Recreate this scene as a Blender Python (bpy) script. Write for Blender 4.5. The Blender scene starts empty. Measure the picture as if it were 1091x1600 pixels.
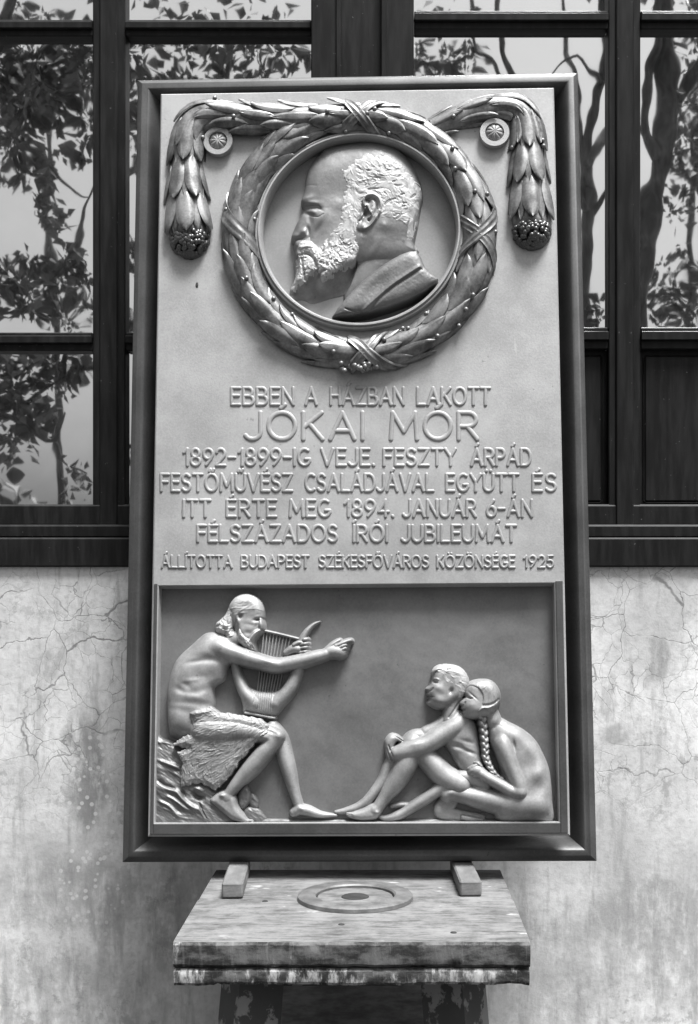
import bpy, math, random
import numpy as np
from mathutils import Matrix, Vector
R_ = math.radians
scene = bpy.context.scene
COL = scene.collection

# ------------------------------------------------------------------ camera
FPX, CX, CY = 1994.0, 600.0, 913.0          # focal length and vanishing point in photo pixels (1091 x 1600)
EYE = 1.55
cam_d = bpy.data.cameras.new('camera')
cam = bpy.data.objects.new('camera', cam_d); COL.objects.link(cam)
cam.location = (0, 0, EYE); cam.rotation_euler = (R_(90), 0, 0)
cam_d.sensor_fit = 'VERTICAL'; cam_d.sensor_height = 36; cam_d.sensor_width = 36
cam_d.lens = FPX / 1600 * 36
cam_d.shift_x = -(CX - 545.5) / 1600
cam_d.shift_y = (CY - 800) / 1600
cam_d.clip_start = .05; cam_d.clip_end = 2000
scene.camera = cam

# ------------------------------------------------------------------ sky, sun, exposure
SUN_EL, SUN_AZ = R_(71), R_(142)             # azimuth clockwise from +Y: front right of the wall
w = bpy.data.worlds.new('World'); scene.world = w; w.use_nodes = True
nt = w.node_tree; nt.nodes.clear()
sky = nt.nodes.new('ShaderNodeTexSky'); sky.sky_type = 'NISHITA'; sky.sun_disc = False
sky.sun_elevation = SUN_EL; sky.sun_rotation = SUN_AZ; sky.dust_density = 7; sky.air_density = 1.0
bw = nt.nodes.new('ShaderNodeRGBToBW'); bg = nt.nodes.new('ShaderNodeBackground'); wo = nt.nodes.new('ShaderNodeOutputWorld')
nt.links.new(sky.outputs[0], bw.inputs[0]); nt.links.new(bw.outputs[0], bg.inputs[0]); nt.links.new(bg.outputs[0], wo.inputs[0])
bg.inputs[1].default_value = .112
sd = bpy.data.lights.new('sun', 'SUN'); sun = bpy.data.objects.new('sun', sd); COL.objects.link(sun)
sd.energy = 5.0; sd.angle = R_(18); sd.color = (1, 1, 1)
sdir = Vector((math.sin(SUN_AZ) * math.cos(SUN_EL), math.cos(SUN_AZ) * math.cos(SUN_EL), math.sin(SUN_EL)))
sun.rotation_euler = (-sdir).to_track_quat('-Z', 'Y').to_euler(); sun.location = sdir * 20
vs = scene.view_settings
vs.view_transform = 'Standard'; vs.look = 'None'; vs.gamma = 1; vs.use_curve_mapping = False
vs.exposure = .74

# ------------------------------------------------------------------ materials
class NT:
    def __init__(s, name):
        s.m = bpy.data.materials.new(name); s.m.use_nodes = True
        s.t = s.m.node_tree; s.t.nodes.clear()
        s.out = s.n('ShaderNodeOutputMaterial'); s.bs = s.n('ShaderNodeBsdfPrincipled')
        s.l(s.bs.outputs[0], s.out.inputs[0])
        s.co = s.n('ShaderNodeTexCoord').outputs['Object']
    def n(s, k, **p):
        x = s.t.nodes.new(k)
        for a, b in p.items(): setattr(x, a, b)
        return x
    def l(s, a, b): s.t.links.new(a, b)
    def put(s, v, sock):
        if hasattr(v, 'links'): s.l(v, sock)
        else: sock.default_value = v
    def map(s, scale=(1, 1, 1), loc=(0, 0, 0), rot=(0, 0, 0), src=None):
        x = s.n('ShaderNodeMapping'); s.l(src or s.co, x.inputs[0])
        x.inputs['Scale'].default_value = scale; x.inputs['Location'].default_value = loc; x.inputs['Rotation'].default_value = rot
        return x.outputs[0]
    def noise(s, sc, det=4, rough=.55, vec=None, dist=0):
        x = s.n('ShaderNodeTexNoise'); s.l(vec or s.co, x.inputs['Vector'])
        x.inputs['Scale'].default_value = sc; x.inputs['Detail'].default_value = det
        x.inputs['Roughness'].default_value = rough; x.inputs['Distortion'].default_value = dist
        return x.outputs[0]
    def vor(s, sc, feature='F1', vec=None, out=0):
        x = s.n('ShaderNodeTexVoronoi', feature=feature); s.l(vec or s.co, x.inputs['Vector']); x.inputs['Scale'].default_value = sc
        return x.outputs[out]
    def ramp(s, v, a, b, lo=0., hi=1.):
        x = s.n('ShaderNodeMapRange'); x.interpolation_type = 'SMOOTHSTEP'
        s.l(v, x.inputs[0])
        for i, q in enumerate((a, b, lo, hi)): x.inputs[1 + i].default_value = q
        return x.outputs[0]
    def math(s, op, a, b=0.):
        x = s.n('ShaderNodeMath', operation=op); s.put(a, x.inputs[0]); s.put(b, x.inputs[1]); return x.outputs[0]
    def mix(s, f, a, b):
        x = s.n('ShaderNodeMix', data_type='FLOAT'); s.put(f, x.inputs[0]); s.put(a, x.inputs[2]); s.put(b, x.inputs[3]); return x.outputs[0]
    def vmix(s, v, off, k):      # v + (off-.5)*k
        x = s.n('ShaderNodeVectorMath', operation='MULTIPLY_ADD'); s.l(off, x.inputs[0])
        x.inputs[1].default_value = (k, k, k); s.l(v, x.inputs[2]); return x.outputs[0]
    def blob(s, cx, cz, rx, rz, soft=.5):
        v = s.map((1 / rx, 0, 1 / rz), (-cx / rx, 0, -cz / rz), src=s.warp if hasattr(s, 'warp') else s.co)
        x = s.n('ShaderNodeVectorMath', operation='LENGTH'); s.l(v, x.inputs[0])
        return s.ramp(x.outputs['Value'], 1 + soft, 1 - soft)
    def finish(s, base, rough=.5, metal=0., bump=None, bstr=.3, bdist=.01, spec=.5):
        s.put(base if hasattr(base, 'links') else (base, base, base, 1), s.bs.inputs['Base Color'])
        s.put(rough, s.bs.inputs['Roughness']); s.put(metal, s.bs.inputs['Metallic'])
        s.bs.inputs['Specular IOR Level'].default_value = spec
        if bump is not None:
            b = s.n('ShaderNodeBump'); b.inputs['Strength'].default_value = bstr; b.inputs['Distance'].default_value = bdist
            s.l(bump, b.inputs['Height']); s.l(b.outputs[0], s.bs.inputs['Normal'])
        return s.m

def bronze(name, lo, hi, rough, metal, mott=5., bstr=.12):
    s = NT(name)
    a = s.noise(mott, 6, .6); f = s.noise(160, 3, .6)
    v = s.math('ADD', s.math('MULTIPLY', a, .75), s.math('MULTIPLY', f, .25))
    base = s.mix(s.ramp(v, .32, .68), lo, hi)
    sp = s.math('MULTIPLY', s.ramp(s.noise(70, 2), .70, .76), s.ramp(s.noise(5, 3), .45, .6))
    base = s.mix(s.math('MULTIPLY', sp, .45), base, lo * .35)
    sc = s.math('MULTIPLY', s.ramp(s.noise(26, 3, .6, s.map((1, 1, .12), rot=(0, .5, 0))), .70, .74), .25)
    base = s.mix(sc, base, min(hi * 1.5, .7))
    r = s.mix(s.noise(30, 3), rough - .06, rough + .08)
    return s.finish(base, r, metal, s.noise(220, 4, .7), bstr, .002)

M = {}
M['plate'] = bronze('pale_bronze_plate', .25, .37, .54, .3, 5., .22)
M['letter'] = bronze('pale_bronze_lettering', .22, .32, .54, .3)
M['disc'] = bronze('bronze_medallion_ground', .21, .30, .52, .35)
M['coat'] = bronze('dark_bronze_coat', .10, .17, .5, .4, 14.)
M['panel'] = bronze('dark_bronze_panel', .12, .19, .5, .5, 4.)
M['figure'] = bronze('bronze_figures', .19, .32, .58, .35, 16.)
M['hair'] = bronze('rubbed_bronze_hair', .29, .42, .56, .25, 20.)
M['skin'] = bronze('bronze_portrait', .15, .25, .48, .45, 9.)
M['leaf'] = bronze('bronze_leaves', .07, .25, .42, .55, 18)
M['frame'] = bronze('bronze_frame', .05, .09, .48, .5)
M['fighair'] = bronze('rubbed_bronze_locks', .30, .44, .58, .3, 20.)
M['berry'] = bronze('dark_bronze_berries', .07, .12, .3, .6)

def wood_paint():
    s = NT('dark_window_paint')
    g = s.noise(6, 5, .6, s.map((8, 8, 1)))
    base = s.mix(s.ramp(g, .35, .75), .008, .018)
    sp = s.ramp(s.noise(90, 2), .72, .78)
    base = s.mix(s.math('MULTIPLY', sp, .3), base, .3)
    return s.finish(base, s.mix(g, .35, .6), 0, s.noise(60, 5, .6, s.map((1, 1, .15))), .10, .002, .16)
M['paint'] = wood_paint()

def glass():
    s = NT('old_window_glass')
    b = s.n('ShaderNodeBump'); b.inputs['Strength'].default_value = 1; b.inputs['Distance'].default_value = .0013
    s.l(s.math('ADD', s.noise(3.2, 2, .5, s.map((1, 1, .7))), s.math('MULTIPLY', s.noise(9, 1), .12)), b.inputs['Height'])
    g = s.n('ShaderNodeBsdfGlossy'); g.inputs['Roughness'].default_value = .018; g.inputs['Color'].default_value = (.95, .95, .95, 1)
    s.l(b.outputs[0], g.inputs['Normal'])
    d = s.n('ShaderNodeBsdfDiffuse'); s.l(s.mix(s.ramp(s.noise(9, 6, .7), .40, .75), .08, .40), d.inputs[0])
    mx = s.n('ShaderNodeMixShader'); mx.inputs[0].default_value = .93
    s.l(d.outputs[0], mx.inputs[1]); s.l(g.outputs[0], mx.inputs[2]); s.l(mx.outputs[0], s.out.inputs[0])
    return s.m
M['glass'] = glass()

def plaster():
    s = NT('weathered_plaster')
    nz = s.n('ShaderNodeTexNoise'); s.l(s.co, nz.inputs['Vector']); nz.inputs['Scale'].default_value = 7; nz.inputs['Detail'].default_value = 5
    wv = s.n('ShaderNodeVectorMath', operation='SUBTRACT'); s.l(nz.outputs['Color'], wv.inputs[0]); wv.inputs[1].default_value = (.5, .5, .5)
    s.warp = s.vmix(s.co, wv.outputs[0], .16)
    big = s.noise(2.2, 6, .62); fine = s.noise(45, 6, .7); streak = s.noise(9, 5, .65, s.map((2.2, 1, .35)))
    base = s.mix(s.ramp(big, .32, .66), .48, .78)
    base = s.mix(s.math('MULTIPLY', s.ramp(fine, .42, .70), .45), base, .33)
    base = s.mix(s.math('MULTIPLY', s.ramp(streak, .50, .66), .5), base, .27)
    gr = s.math('MULTIPLY', s.ramp(s.noise(16, 7, .75), .53, .60), s.ramp(s.noise(2.6, 3), .42, .60))
    base = s.mix(s.math('MULTIPLY', gr, .5), base, .24)
    flat = s.n('ShaderNodeVectorMath', operation='MULTIPLY'); s.l(s.warp, flat.inputs[0]); flat.inputs[1].default_value = (1, 0, 1)
    c1 = s.vor(5.6, 'DISTANCE_TO_EDGE', flat.outputs[0])
    c2 = s.vor(15., 'DISTANCE_TO_EDGE', flat.outputs[0])
    hi = s.n('ShaderNodeSeparateXYZ'); s.l(s.co, hi.inputs[0])
    zone = s.ramp(hi.outputs[2], .7, 1.15)
    crack = s.math('MAXIMUM', s.math('MULTIPLY', s.ramp(c1, .010, .002), s.ramp(s.noise(5.5, 4), .30, .52)),
                   s.math('MULTIPLY', s.ramp(c2, .016, .004), s.math('MULTIPLY', s.ramp(s.noise(4.2, 4), .36, .56), .8)))
    crack = s.math('MULTIPLY', crack, zone)
    base = s.mix(s.math('MULTIPLY', crack, .72), base, .12)
    st = None
    for (cx, cz, rx, rz, k) in ((-.90, .98, .055, .20, .75), (-1.02, 1.30, .06, .05, .5), (-.86, .60, .07, .14, .5), (-.98, .62, .3, .12, .45), (.82, .55, .2, .12, .55), (.95, .42, .3, .16, .5), (.70, 1.12, .05, .04, .55), (.83, 1.32, .03, .07, .6), (-.62, .52, .10, .22, .5), (-1.15, .3, .5, .16, .45), (-.6,.95,.06,.2,.35), (.6,.35,.3,.2,.35)):
        b = s.math('MULTIPLY', s.blob(cx, cz, rx, rz, .35), s.math('MULTIPLY', s.ramp(s.noise(24, 5, .7, s.map((1, 1, .4))), .30, .58), k))
        st = b if st is None else s.math('MAXIMUM', st, b)
    base = s.mix(st, base, .20)
    wh = s.math('MULTIPLY', s.blob(-.87, .80, .12, .30, .6), s.ramp(s.vor(42), .30, .22))
    base = s.mix(s.math('MULTIPLY', wh, .7), base, .72)
    pit = s.ramp(s.vor(30), .07, .03); pit = s.math('MULTIPLY', pit, s.ramp(s.noise(6, 2), .5, .6))
    base = s.mix(s.math('MULTIPLY', pit, .5), base, .15)
    h = s.math('SUBTRACT', s.math('ADD', s.math('MULTIPLY', fine, .5), big), s.math('MULTIPLY', crack, .15))
    return s.finish(base, .9, 0, h, .4, .006, .2)
M['plaster'] = plaster()

def wood_top():
    s = NT('worn_bench_wood')
    g = s.math('ADD', s.math('MULTIPLY', s.noise(9, 8, .7, s.map((1.6, 14, 14))), .55), s.math('MULTIPLY', s.noise(13, 8, .75), .45)); b = s.noise(5, 4)
    base = s.mix(s.ramp(g, .38, .62), .07, .18)
    base = s.mix(s.math('MULTIPLY', s.ramp(s.noise(7, 7, .75), .45, .62), .5), base, .22)
    dk = s.math('MULTIPLY', s.ramp(s.noise(11, 6, .7, s.map((1, 5, 5), (3, 1, 2))), .56, .66), .7)
    base = s.mix(dk, base, .035)
    wt = s.math('MULTIPLY', s.ramp(s.noise(9, 4, .6, s.map((1, 2.2, 1), (7, 3, 1))), .64, .72), .7)
    base = s.mix(wt, base, .42)
    return s.finish(base, .8, 0, g, .35, .004, .25)
M['bench'] = wood_top()

def wood_edge(name, light):
    s = NT(name)
    a = s.noise(9, 7, .72, s.map((1, 1, 2.2))); b = s.noise(20, 6, .7, s.map((2.4, 1, .8), (4, 0, 0))); c = s.noise(3.5, 3)
    base = s.mix(s.ramp(a, .40, .62), .025, .13)
    base = s.mix(s.math('MULTIPLY', s.ramp(s.math('ADD', s.math('MULTIPLY', b, .6), s.math('MULTIPLY', c, .4)), .56 - light, .66 - light), .8), base, .42)
    sc = s.ramp(s.noise(34, 3, .6, s.map((3, 1, .25))), .58, .66)
    base = s.mix(s.math('MULTIPLY', sc, .14), base, .3)
    return s.finish(base, .85, 0, b, .5, .006, .2)
M['edge'] = wood_edge('stained_plank_edge', 0.0)
M['edge2'] = wood_edge('chipped_plank_edge', .07)

def wood_leg():
    s = NT('spattered_dark_wood')
    a = s.noise(6, 6, .7); v = s.ramp(s.noise(13, 5, .65, s.map((1, 1, .8))), .52, .57)
    base = s.mix(s.math('MULTIPLY', v, .8), s.mix(a, .03, .08), s.mix(a, .16, .32))
    return s.finish(base, .8, 0, a, .3, .004, .25)
M['leg'] = wood_leg()
def plain(name, lo, hi, sc, rough=.8, metal=0., mapv=(1, 1, 1)):
    s = NT(name); a = s.noise(sc, 6, .65, s.map(mapv))
    return s.finish(s.mix(s.ramp(a, .3, .7), lo, hi), rough, metal, a, .35, .004, .3)
M['block'] = plain('raw_wood_block', .10, .22, 14, .8, 0, (1, .3, 3))
M['iron'] = plain('worn_iron', .10, .19, 22, .55, .3)
M['hole'] = plain('dark_hole', .02, .04, 20)
M['bark'] = plain('tree_bark', .03, .08, 9, .9, 0, (3, 3, .6))
M['foliage'] = plain('leaf_green', .06, .12, 2.5, .5)
M['ground'] = plain('garden_ground', .04, .09, 1.5, .95)

# ------------------------------------------------------------------ object helpers
def link(o, parent=None):
    COL.objects.link(o)
    if parent is not None: o.parent = parent
    return o
def mesh(name, V, Fc, mat, parent=None, smooth=False):
    me = bpy.data.meshes.new(name)
    if isinstance(V, np.ndarray) and isinstance(Fc, np.ndarray):
        k = Fc.shape[1]
        me.vertices.add(len(V)); me.vertices.foreach_set('co', V.astype(np.float32).ravel())
        me.loops.add(Fc.size); me.loops.foreach_set('vertex_index', Fc.astype(np.int32).ravel())
        me.polygons.add(len(Fc)); me.polygons.foreach_set('loop_start', np.arange(0, Fc.size, k, dtype=np.int32))
        try: me.polygons.foreach_set('loop_total', np.full(len(Fc), k, np.int32))
        except Exception: pass
        me.update(calc_edges=True); me.validate()
    else:
        me.from_pydata([tuple(v) for v in V], [], [tuple(f) for f in Fc]); me.update()
    if smooth: me.polygons.foreach_set('use_smooth', np.ones(len(me.polygons), bool))
    me.materials.append(mat)
    return link(bpy.data.objects.new(name, me), parent)
def tag(o, label=None, cat=None, group=None, kind=None):
    if label: o['label'] = label
    if cat: o['category'] = cat
    if group: o['group'] = group
    if kind: o['kind'] = kind
    return o
def empty(name, loc, label, cat, group=None):
    o = link(bpy.data.objects.new(name, None)); o.location = loc; o.empty_display_size = .1
    return tag(o, label, cat, group)
class MB:
    def __init__(s): s.V = []; s.F = []
    def add(s, V, F):
        b = len(s.V); s.V += [tuple(v) for v in V]; s.F += [tuple(i + b for i in f) for f in F]; return s
    def box(s, x0, y0, z0, x1, y1, z1, c=0., rot=None, jit=0., rnd=None):
        # box with chamfered edges of size c
        if c <= 0:
            V = [(x, y, z) for z in (z0, z1) for y in (y0, y1) for x in (x0, x1)]
            F = [(0, 2, 3, 1), (4, 5, 7, 6), (0, 1, 5, 4), (2, 6, 7, 3), (0, 4, 6, 2), (1, 3, 7, 5)]
        else:
            V = []; idx = {}
            for sx in (0, 1):
                for sy in (0, 1):
                    for sz in (0, 1):
                        X = (x0, x1)[sx]; Y = (y0, y1)[sy]; Z = (z0, z1)[sz]
                        dx = c * (1 - 2 * sx); dy = c * (1 - 2 * sy); dz = c * (1 - 2 * sz)
                        idx[sx, sy, sz] = len(V); V += [(X, Y + dy, Z + dz), (X + dx, Y, Z + dz), (X + dx, Y + dy, Z)]
            i = lambda a, b, d, k: idx[a, b, d] + k
            F = []
            for k in range(3):
                for v in (0, 1):
                    q = []
                    for (p, r) in ((0, 0), (1, 0), (1, 1), (0, 1)):
                        t = [p, r]; t.insert(k, v); q.append(i(*t, k))
                    F.append(q if (v == 1) ^ (k == 1) else q[::-1])
            for k in range(3):
                o = [a for a in range(3) if a != k]
                for p in (0, 1):
                    for r in (0, 1):
                        A = [0, 0, 0]; A[o[0]] = p; A[o[1]] = r; B = A[:]; B[k] = 1
                        q = [i(*A, o[0]), i(*B, o[0]), i(*B, o[1]), i(*A, o[1])]
                        F.append(q)
            for key, b in idx.items(): F.append((b, b + 1, b + 2))
        s.add(V, F); return s
    def lathe(s, prof, c=(0, 0, 0), axis='z', n=64, sx=1., sz=1.):
        V = []; F = []
        for (r, h) in prof:
            for k in range(n):
                a = 2 * math.pi * k / n
                if axis == 'z': V.append((c[0] + r * math.cos(a), c[1] + r * math.sin(a), c[2] + h))
                else: V.append((c[0] + r * sx * math.cos(a), c[1] - h, c[2] + r * sz * math.sin(a)))
        for i in range(len(prof) - 1):
            for k in range(n):
                F.append((i * n + k, i * n + (k + 1) % n, (i + 1) * n + (k + 1) % n, (i + 1) * n + k))
        s.add(V, F); return s
    def tube(s, pts, rad, n=10):
        V = []; F = []; pts = [Vector(p) for p in pts]
        for i, p in enumerate(pts):
            t = (pts[min(i + 1, len(pts) - 1)] - pts[max(i - 1, 0)]).normalized()
            u = t.orthogonal().normalized() if i == 0 else (u - t * u.dot(t)).normalized()
            v = t.cross(u)
            for k in range(n):
                a = 2 * math.pi * k / n; V.append(p + (u * math.cos(a) + v * math.sin(a)) * rad[i])
        for i in range(len(pts) - 1):
            for k in range(n): F.append((i * n + k, i * n + (k + 1) % n, (i + 1) * n + (k + 1) % n, (i + 1) * n + k))
        F += [tuple(range(n))[::-1], tuple(range((len(pts) - 1) * n, len(pts) * n))]
        s.add(V, F); return s
    def sphere(s, c, r, n=10, m=6):
        V = []; F = []
        for j in range(m + 1):
            th = math.pi * j / m
            for k in range(n):
                a = 2 * math.pi * k / n
                V.append((c[0] + r * math.sin(th) * math.cos(a), c[1] + r * math.sin(th) * math.sin(a), c[2] + r * math.cos(th)))
        for j in range(m):
            for k in range(n): F.append((j * n + k, j * n + (k + 1) % n, (j + 1) * n + (k + 1) % n, (j + 1) * n + k))
        s.add(V, F); return s
    def build(s, name, mat, parent=None, smooth=False, fix=True):
        o = mesh(name, s.V, s.F, mat, parent, smooth)
        if fix:
            import bmesh
            b = bmesh.new(); b.from_mesh(o.data); bmesh.ops.recalc_face_normals(b, faces=b.faces); b.to_mesh(o.data); b.free()
        return o
def soft(o, ang=40):
    o.data.polygons.foreach_set('use_smooth', np.ones(len(o.data.polygons), bool))
    try: o.data.set_sharp_from_angle(angle=R_(ang))
    except Exception: pass
    return o

# ------------------------------------------------------------------ ground
GND = mesh('ground', [(-400, -400, 0), (400, -400, 0), (400, 400, 0), (-400, 400, 0)], [(0, 1, 2, 3)], M['ground'])
tag(GND, kind='structure')

# ------------------------------------------------------------------ house front: plaster wall, window
YW = 3.86                                    # plaster face
YF = 3.885                                   # window frame face
def wx(px, y=YF): return (px - CX) / FPX * y
def wz(py, y=YF): return EYE + (CY - py) / FPX * y
house = empty('house_front', (0, YW, 0), 'pale cracked plaster house wall with a dark multi-pane window, behind the bronze plaque', 'house wall')
hl = lambda mb, name, mat, parent=house: mb.build(name, mat, parent)
def L(x0, y0, z0, x1, y1, z1): return (x0, y0 - YW, z0, x1, y1 - YW, z1)
WX0, WX1, WZ1 = wx(-260), wx(1420), wz(-330)
WZ0 = wz(884, YW)
wall = MB()
# front face as a fine grid below the window (slightly uneven), plus solid body
wall.box(*L(-6, YW, 0, 6, YW + .35, WZ0))
wall.box(*L(-6, YW, WZ0, WX0, YW + .35, WZ1)); wall.box(*L(WX1, YW, WZ0, 6, YW + .35, WZ1)); wall.box(*L(-6, YW, WZ1, 6, YW + .35, 4.6))
hl(wall, 'wall', M['plaster'])
win = link(bpy.data.objects.new('window', None), house)
def bar(name, x0, x1, z0, z1, d0=0., d1=.10, c=.004, mat='paint'):
    b = MB(); b.box(*L(x0, YF + d0, z0, x1, YF + d1, z1), c=c); return hl(b, name, M[mat], win)
# wide centre post with grooves
b = MB()
for (p0, p1, d) in ((487, 532, .0), (532, 598, .012), (598, 647, .0)):
    b.box(*L(wx(p0), YF - .03 + d, WZ0, wx(p1) - .001, YF + .10, WZ1), c=.004)
b.box(*L(wx(526), YF - .036, WZ0, wx(534), YF - .02, WZ1), c=.002); b.box(*L(wx(596), YF - .036, WZ0, wx(604), YF - .02, WZ1), c=.002)
hl(b, 'centre_post', M['paint'], win)
# mullions, each with a proud middle fillet
def mullion(p0, p1):
    b = MB(); b.box(*L(wx(p0), YF, wz(828), wx(p1), YF + .05, WZ1), c=.003)
    q = (p1 - p0) * .22
    b.box(*L(wx(p0 + q), YF - .008, wz(828), wx(p1 - q), YF + .01, WZ1), c=.004)
    hl(b, 'mullion', M['paint'], win)
mullion(145, 196); mullion(951, 1001)
bar('mullion', WX0, WX0 + .12, wz(828), WZ1); bar('mullion', WX1 - .12, WX1, wz(828), WZ1)
def rail(x0, x1, pz0, pz1):
    b = MB(); h = (pz1 - pz0)
    b.box(*L(x0, YF + .002, wz(pz1), x1, YF + .05, wz(pz0)), c=.003)
    b.box(*L(x0, YF - .012, wz(pz0 + h * .62), x1, YF + .02, wz(pz0 + h * .22)), c=.002)
    hl(b, 'rail', M['paint'], win)
CPL, CPR = wx(487), wx(647)
XL = (WX0 + .12, wx(145), wx(196), CPL); XR = (CPR, wx(951), wx(1001), WX1 - .12)
for (t0, t1), (u0, u1) in (((30, 56), (16, 45)), ((519, 548), (511, 545))):
    rail(XL[0], XL[1] - .001, t0, t1); rail(XL[2] + .001, XL[3] - .001, t0, t1)
    rail(XR[0] + .001, XR[1] - .001, u0, u1); rail(XR[2] + .001, XR[3], u0, u1)
# bottom rail and sill
for xa, xb in ((WX0, CPL - .001), (CPR + .001, WX1)):
    b = MB(); b.box(*L(xa, YF - .004, wz(822), xb, YF + .06, wz(788)), c=.006); hl(b, 'rail', M['paint'], win)
    b = MB(); b.box(*L(xa, YF - .02, wz(841), xb, YF + .06, wz(820)), c=.006); hl(b, 'rail', M['paint'], win)
    b = MB(); b.box(*L(xa, YW - .014, WZ0 - .004, xb, YF + .06, wz(840.6)), c=.005); hl(b, 'sill', M['paint'], win)
# panes (the two low ones on the right are built as solid dark panels)
def pane(x0, x1, pz0, pz1, wood=False):
    z0, z1 = wz(pz1), wz(pz0)
    if wood:
        b = MB(); b.box(*L(x0, YF + .03, z0, x1, YF + .05, z1))
        i = .014; b.box(*L(x0 + i, YF + .022, z0 + i, x1 - i, YF + .032, z1 - i), c=.008)
        return hl(b, 'dark_panel', M['paint'], win)
    b = MB(); b.box(*L(x0 - .01, YF + .034, z0 - .01, x1 + .01, YF + .038, z1 + .01)); return hl(b, 'pane', M['glass'], win)
rows = ((-330, 22), (52, 524), (545, 792))
for i, (p0, p1) in enumerate(rows):
    for X in (XL, XR):
        pane(X[0], X[1], p0, p1, wood=(X is XR and i == 2)); pane(X[2], X[3], p0, p1, wood=(X is XR and i == 2))

# ------------------------------------------------------------------ work table with turntable, blocks
TZ = .75; TD0, TD1 = 2.852, 3.58
tab = empty('work_table', (-.07, 3.2, 0), 'heavy plank-topped modelling stand with stained, paint-spattered front edge under the plaque', 'table')
TL_ = lambda x0, y0, z0, x1, y1, z1: (x0 + .07, y0 - 3.2, z0, x1 + .07, y1 - 3.2, z1)
rng = random.Random(4)
def plank(name, x0, y0, z0, x1, y1, z1, mat_top, mat_edge, jit, seed):
    # subdivided slab whose front edge is worn and chipped
    rr = np.random.RandomState(seed); nx = 90; ny = 6; nz = 5
    V = []; F = []; base = {}
    sm = np.convolve(rr.randn(nx + 41), np.ones(5) / 5, 'same'); ch = np.maximum(rr.rand(nx + 41) - .86, 0) * 7
    prof = [(0, 0), (.35, 0), (1, .006), (1, .3), (1, .7), (.9, 1), (0, 1)]      # (front, height) from top back... along section
    sec = [(y1, z1), ((y0 + y1) / 2, z1), (y0 + .03, z1), (y0 + .006, z1 - .001), (y0, z1 - .007), (y0 - .001, (z0 + z1) / 2), (y0, z0 + .008), (y0 + .008, z0), (y1, z0)]
    for i in range(nx + 1):
        x = x0 + (x1 - x0) * i / nx
        for j, (y, z) in enumerate(sec):
            dy = dz = 0
            if 3 <= j <= 7:
                dy = jit * (sm[i] * .35 + ch[i] * (.6 if j >= 6 else .3) + .3 * rr.randn() * .4)
                dz = jit * .5 * sm[i + 20] * (1 if j >= 6 else .3) + (jit * .8 * ch[i + 10] if j >= 7 and j < 8 else 0)
            V.append((x + .07, y + dy - 3.2, z + dz))
    n = len(sec)
    for i in range(nx):
        for j in range(n): F.append((i * n + j, i * n + (j + 1) % n, (i + 1) * n + (j + 1) % n, (i + 1) * n + j))
    F += [tuple(range(n)), tuple(range(nx * n, nx * n + n))[::-1]]
    mb = MB(); mb.add(V, F); o = mb.build(name, mat_edge, tab)
    o.data.materials.append(mat_top)
    for p in o.data.polygons:
        if p.normal.z > .8: p.material_index = 1
    return soft(o, 35)
plank('top_board', -.4715, TD0, TZ - .058, .3275, 3.2345, TZ, M['bench'], M['edge'], .004, 1)
plank('top_board', -.4700, 3.2370, TZ - .058, .3262, TD1, TZ - .001, M['bench'], M['edge'], .0015, 6)
plank('lower_plank', -.470, TD0 + .003, TZ - .098, .326, TD1 - .005, TZ - .0595, M['bench'], M['edge2'], .006, 2)
def leg(x, y, dx, dy, wd, rot):
    b = MB(); V = []
    for (z, kx, wq) in ((TZ - .0985, 0, wd), (0, 1, wd * 1.05)):
        for k in range(4):
            a = R_(rot + 45 + 90 * k); V.append((x + dx * kx + wq * math.cos(a) + .07, y + dy * kx + wq * math.sin(a) - 3.2, z))
    b.add(V, [(0, 1, 2, 3)[::-1], (4, 5, 6, 7)] + [(k, (k + 1) % 4, 4 + (k + 1) % 4, 4 + k) for k in range(4)])
    return b.build('leg', M['leg'], tab)
leg(-.305, 2.99, -.05, -.05, .078, 28); leg(.160, 2.99, .05, -.05, .078, -32)
leg(-.235, 3.42, -.06, .06, .058, -20); leg(.12, 3.42, .06, .06, .058, 20)
b = MB(); b.box(*TL_(-.33, 3.02, .30, .18, 3.4, .335), c=.004); b.build('shelf', M['leg'], tab)
b = MB(); b.box(*TL_(-.25, 3.08, TZ - .17, .11, 3.11, TZ - .099), c=.003); b.build('apron', M['leg'], tab)
b = MB(); b.box(*TL_(-.27, 3.33, .36, .13, 3.355, TZ - .100), c=.003); b.build('back_board', M['block'], tab)
td = MB(); td.lathe([(.100, .002), (.100, .010), (.104, .0135), (.141, .0135), (.146, .010), (.147, .001)], (-.003, .045, TZ), n=96)
o = soft(td.build('turntable_ring', M['iron'], tab))
td = MB(); td.lathe([(.0, .0035), (.034, .0035), (.036, .006), (.095, .006), (.0985, .001)], (-.003, .045, TZ), n=96)
o2 = soft(td.build('turntable_disc', M['bench'], tab))
td = MB(); td.lathe([(.0, .0075), (.030, .0085), (.0345, .0065), (.0355, .002)], (-.003, .045, TZ), n=48); td.build('pivot', M['hole'], tab)
# screws / nails on the table
for (x, y) in ((-.06, 3.36), (.16, 2.93), (-.1, 3.0), (-.3, 3.22)):
    td = MB(); td.lathe([(0, .002), (.006, .002), (.008, 0.0003)], (x + .07, y - 3.2, TZ), n=14); td.build('nail_head', M['hole'], tab)

def block(name, cx, y0, y1, wd, h, yaw, lab):
    e = MB(); e.box(-wd / 2, 0, 0, wd / 2, y1 - y0, h, c=.004)
    o = e.build(name, M['block']); o.location = (cx, y0, TZ + .0005); o.rotation_euler = (0, 0, R_(yaw)); return tag(o, lab, 'wood block', 'wood blocks under the plaque')
block('wood_block', -.386, 3.249, 3.556, .054, .039, 2.5, 'short squared wood block under the left end of the plaque')
block('wood_block', .223, 3.27, 3.566, .056, .039, 2.0, 'short squared wood block under the right end of the plaque')

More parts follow.
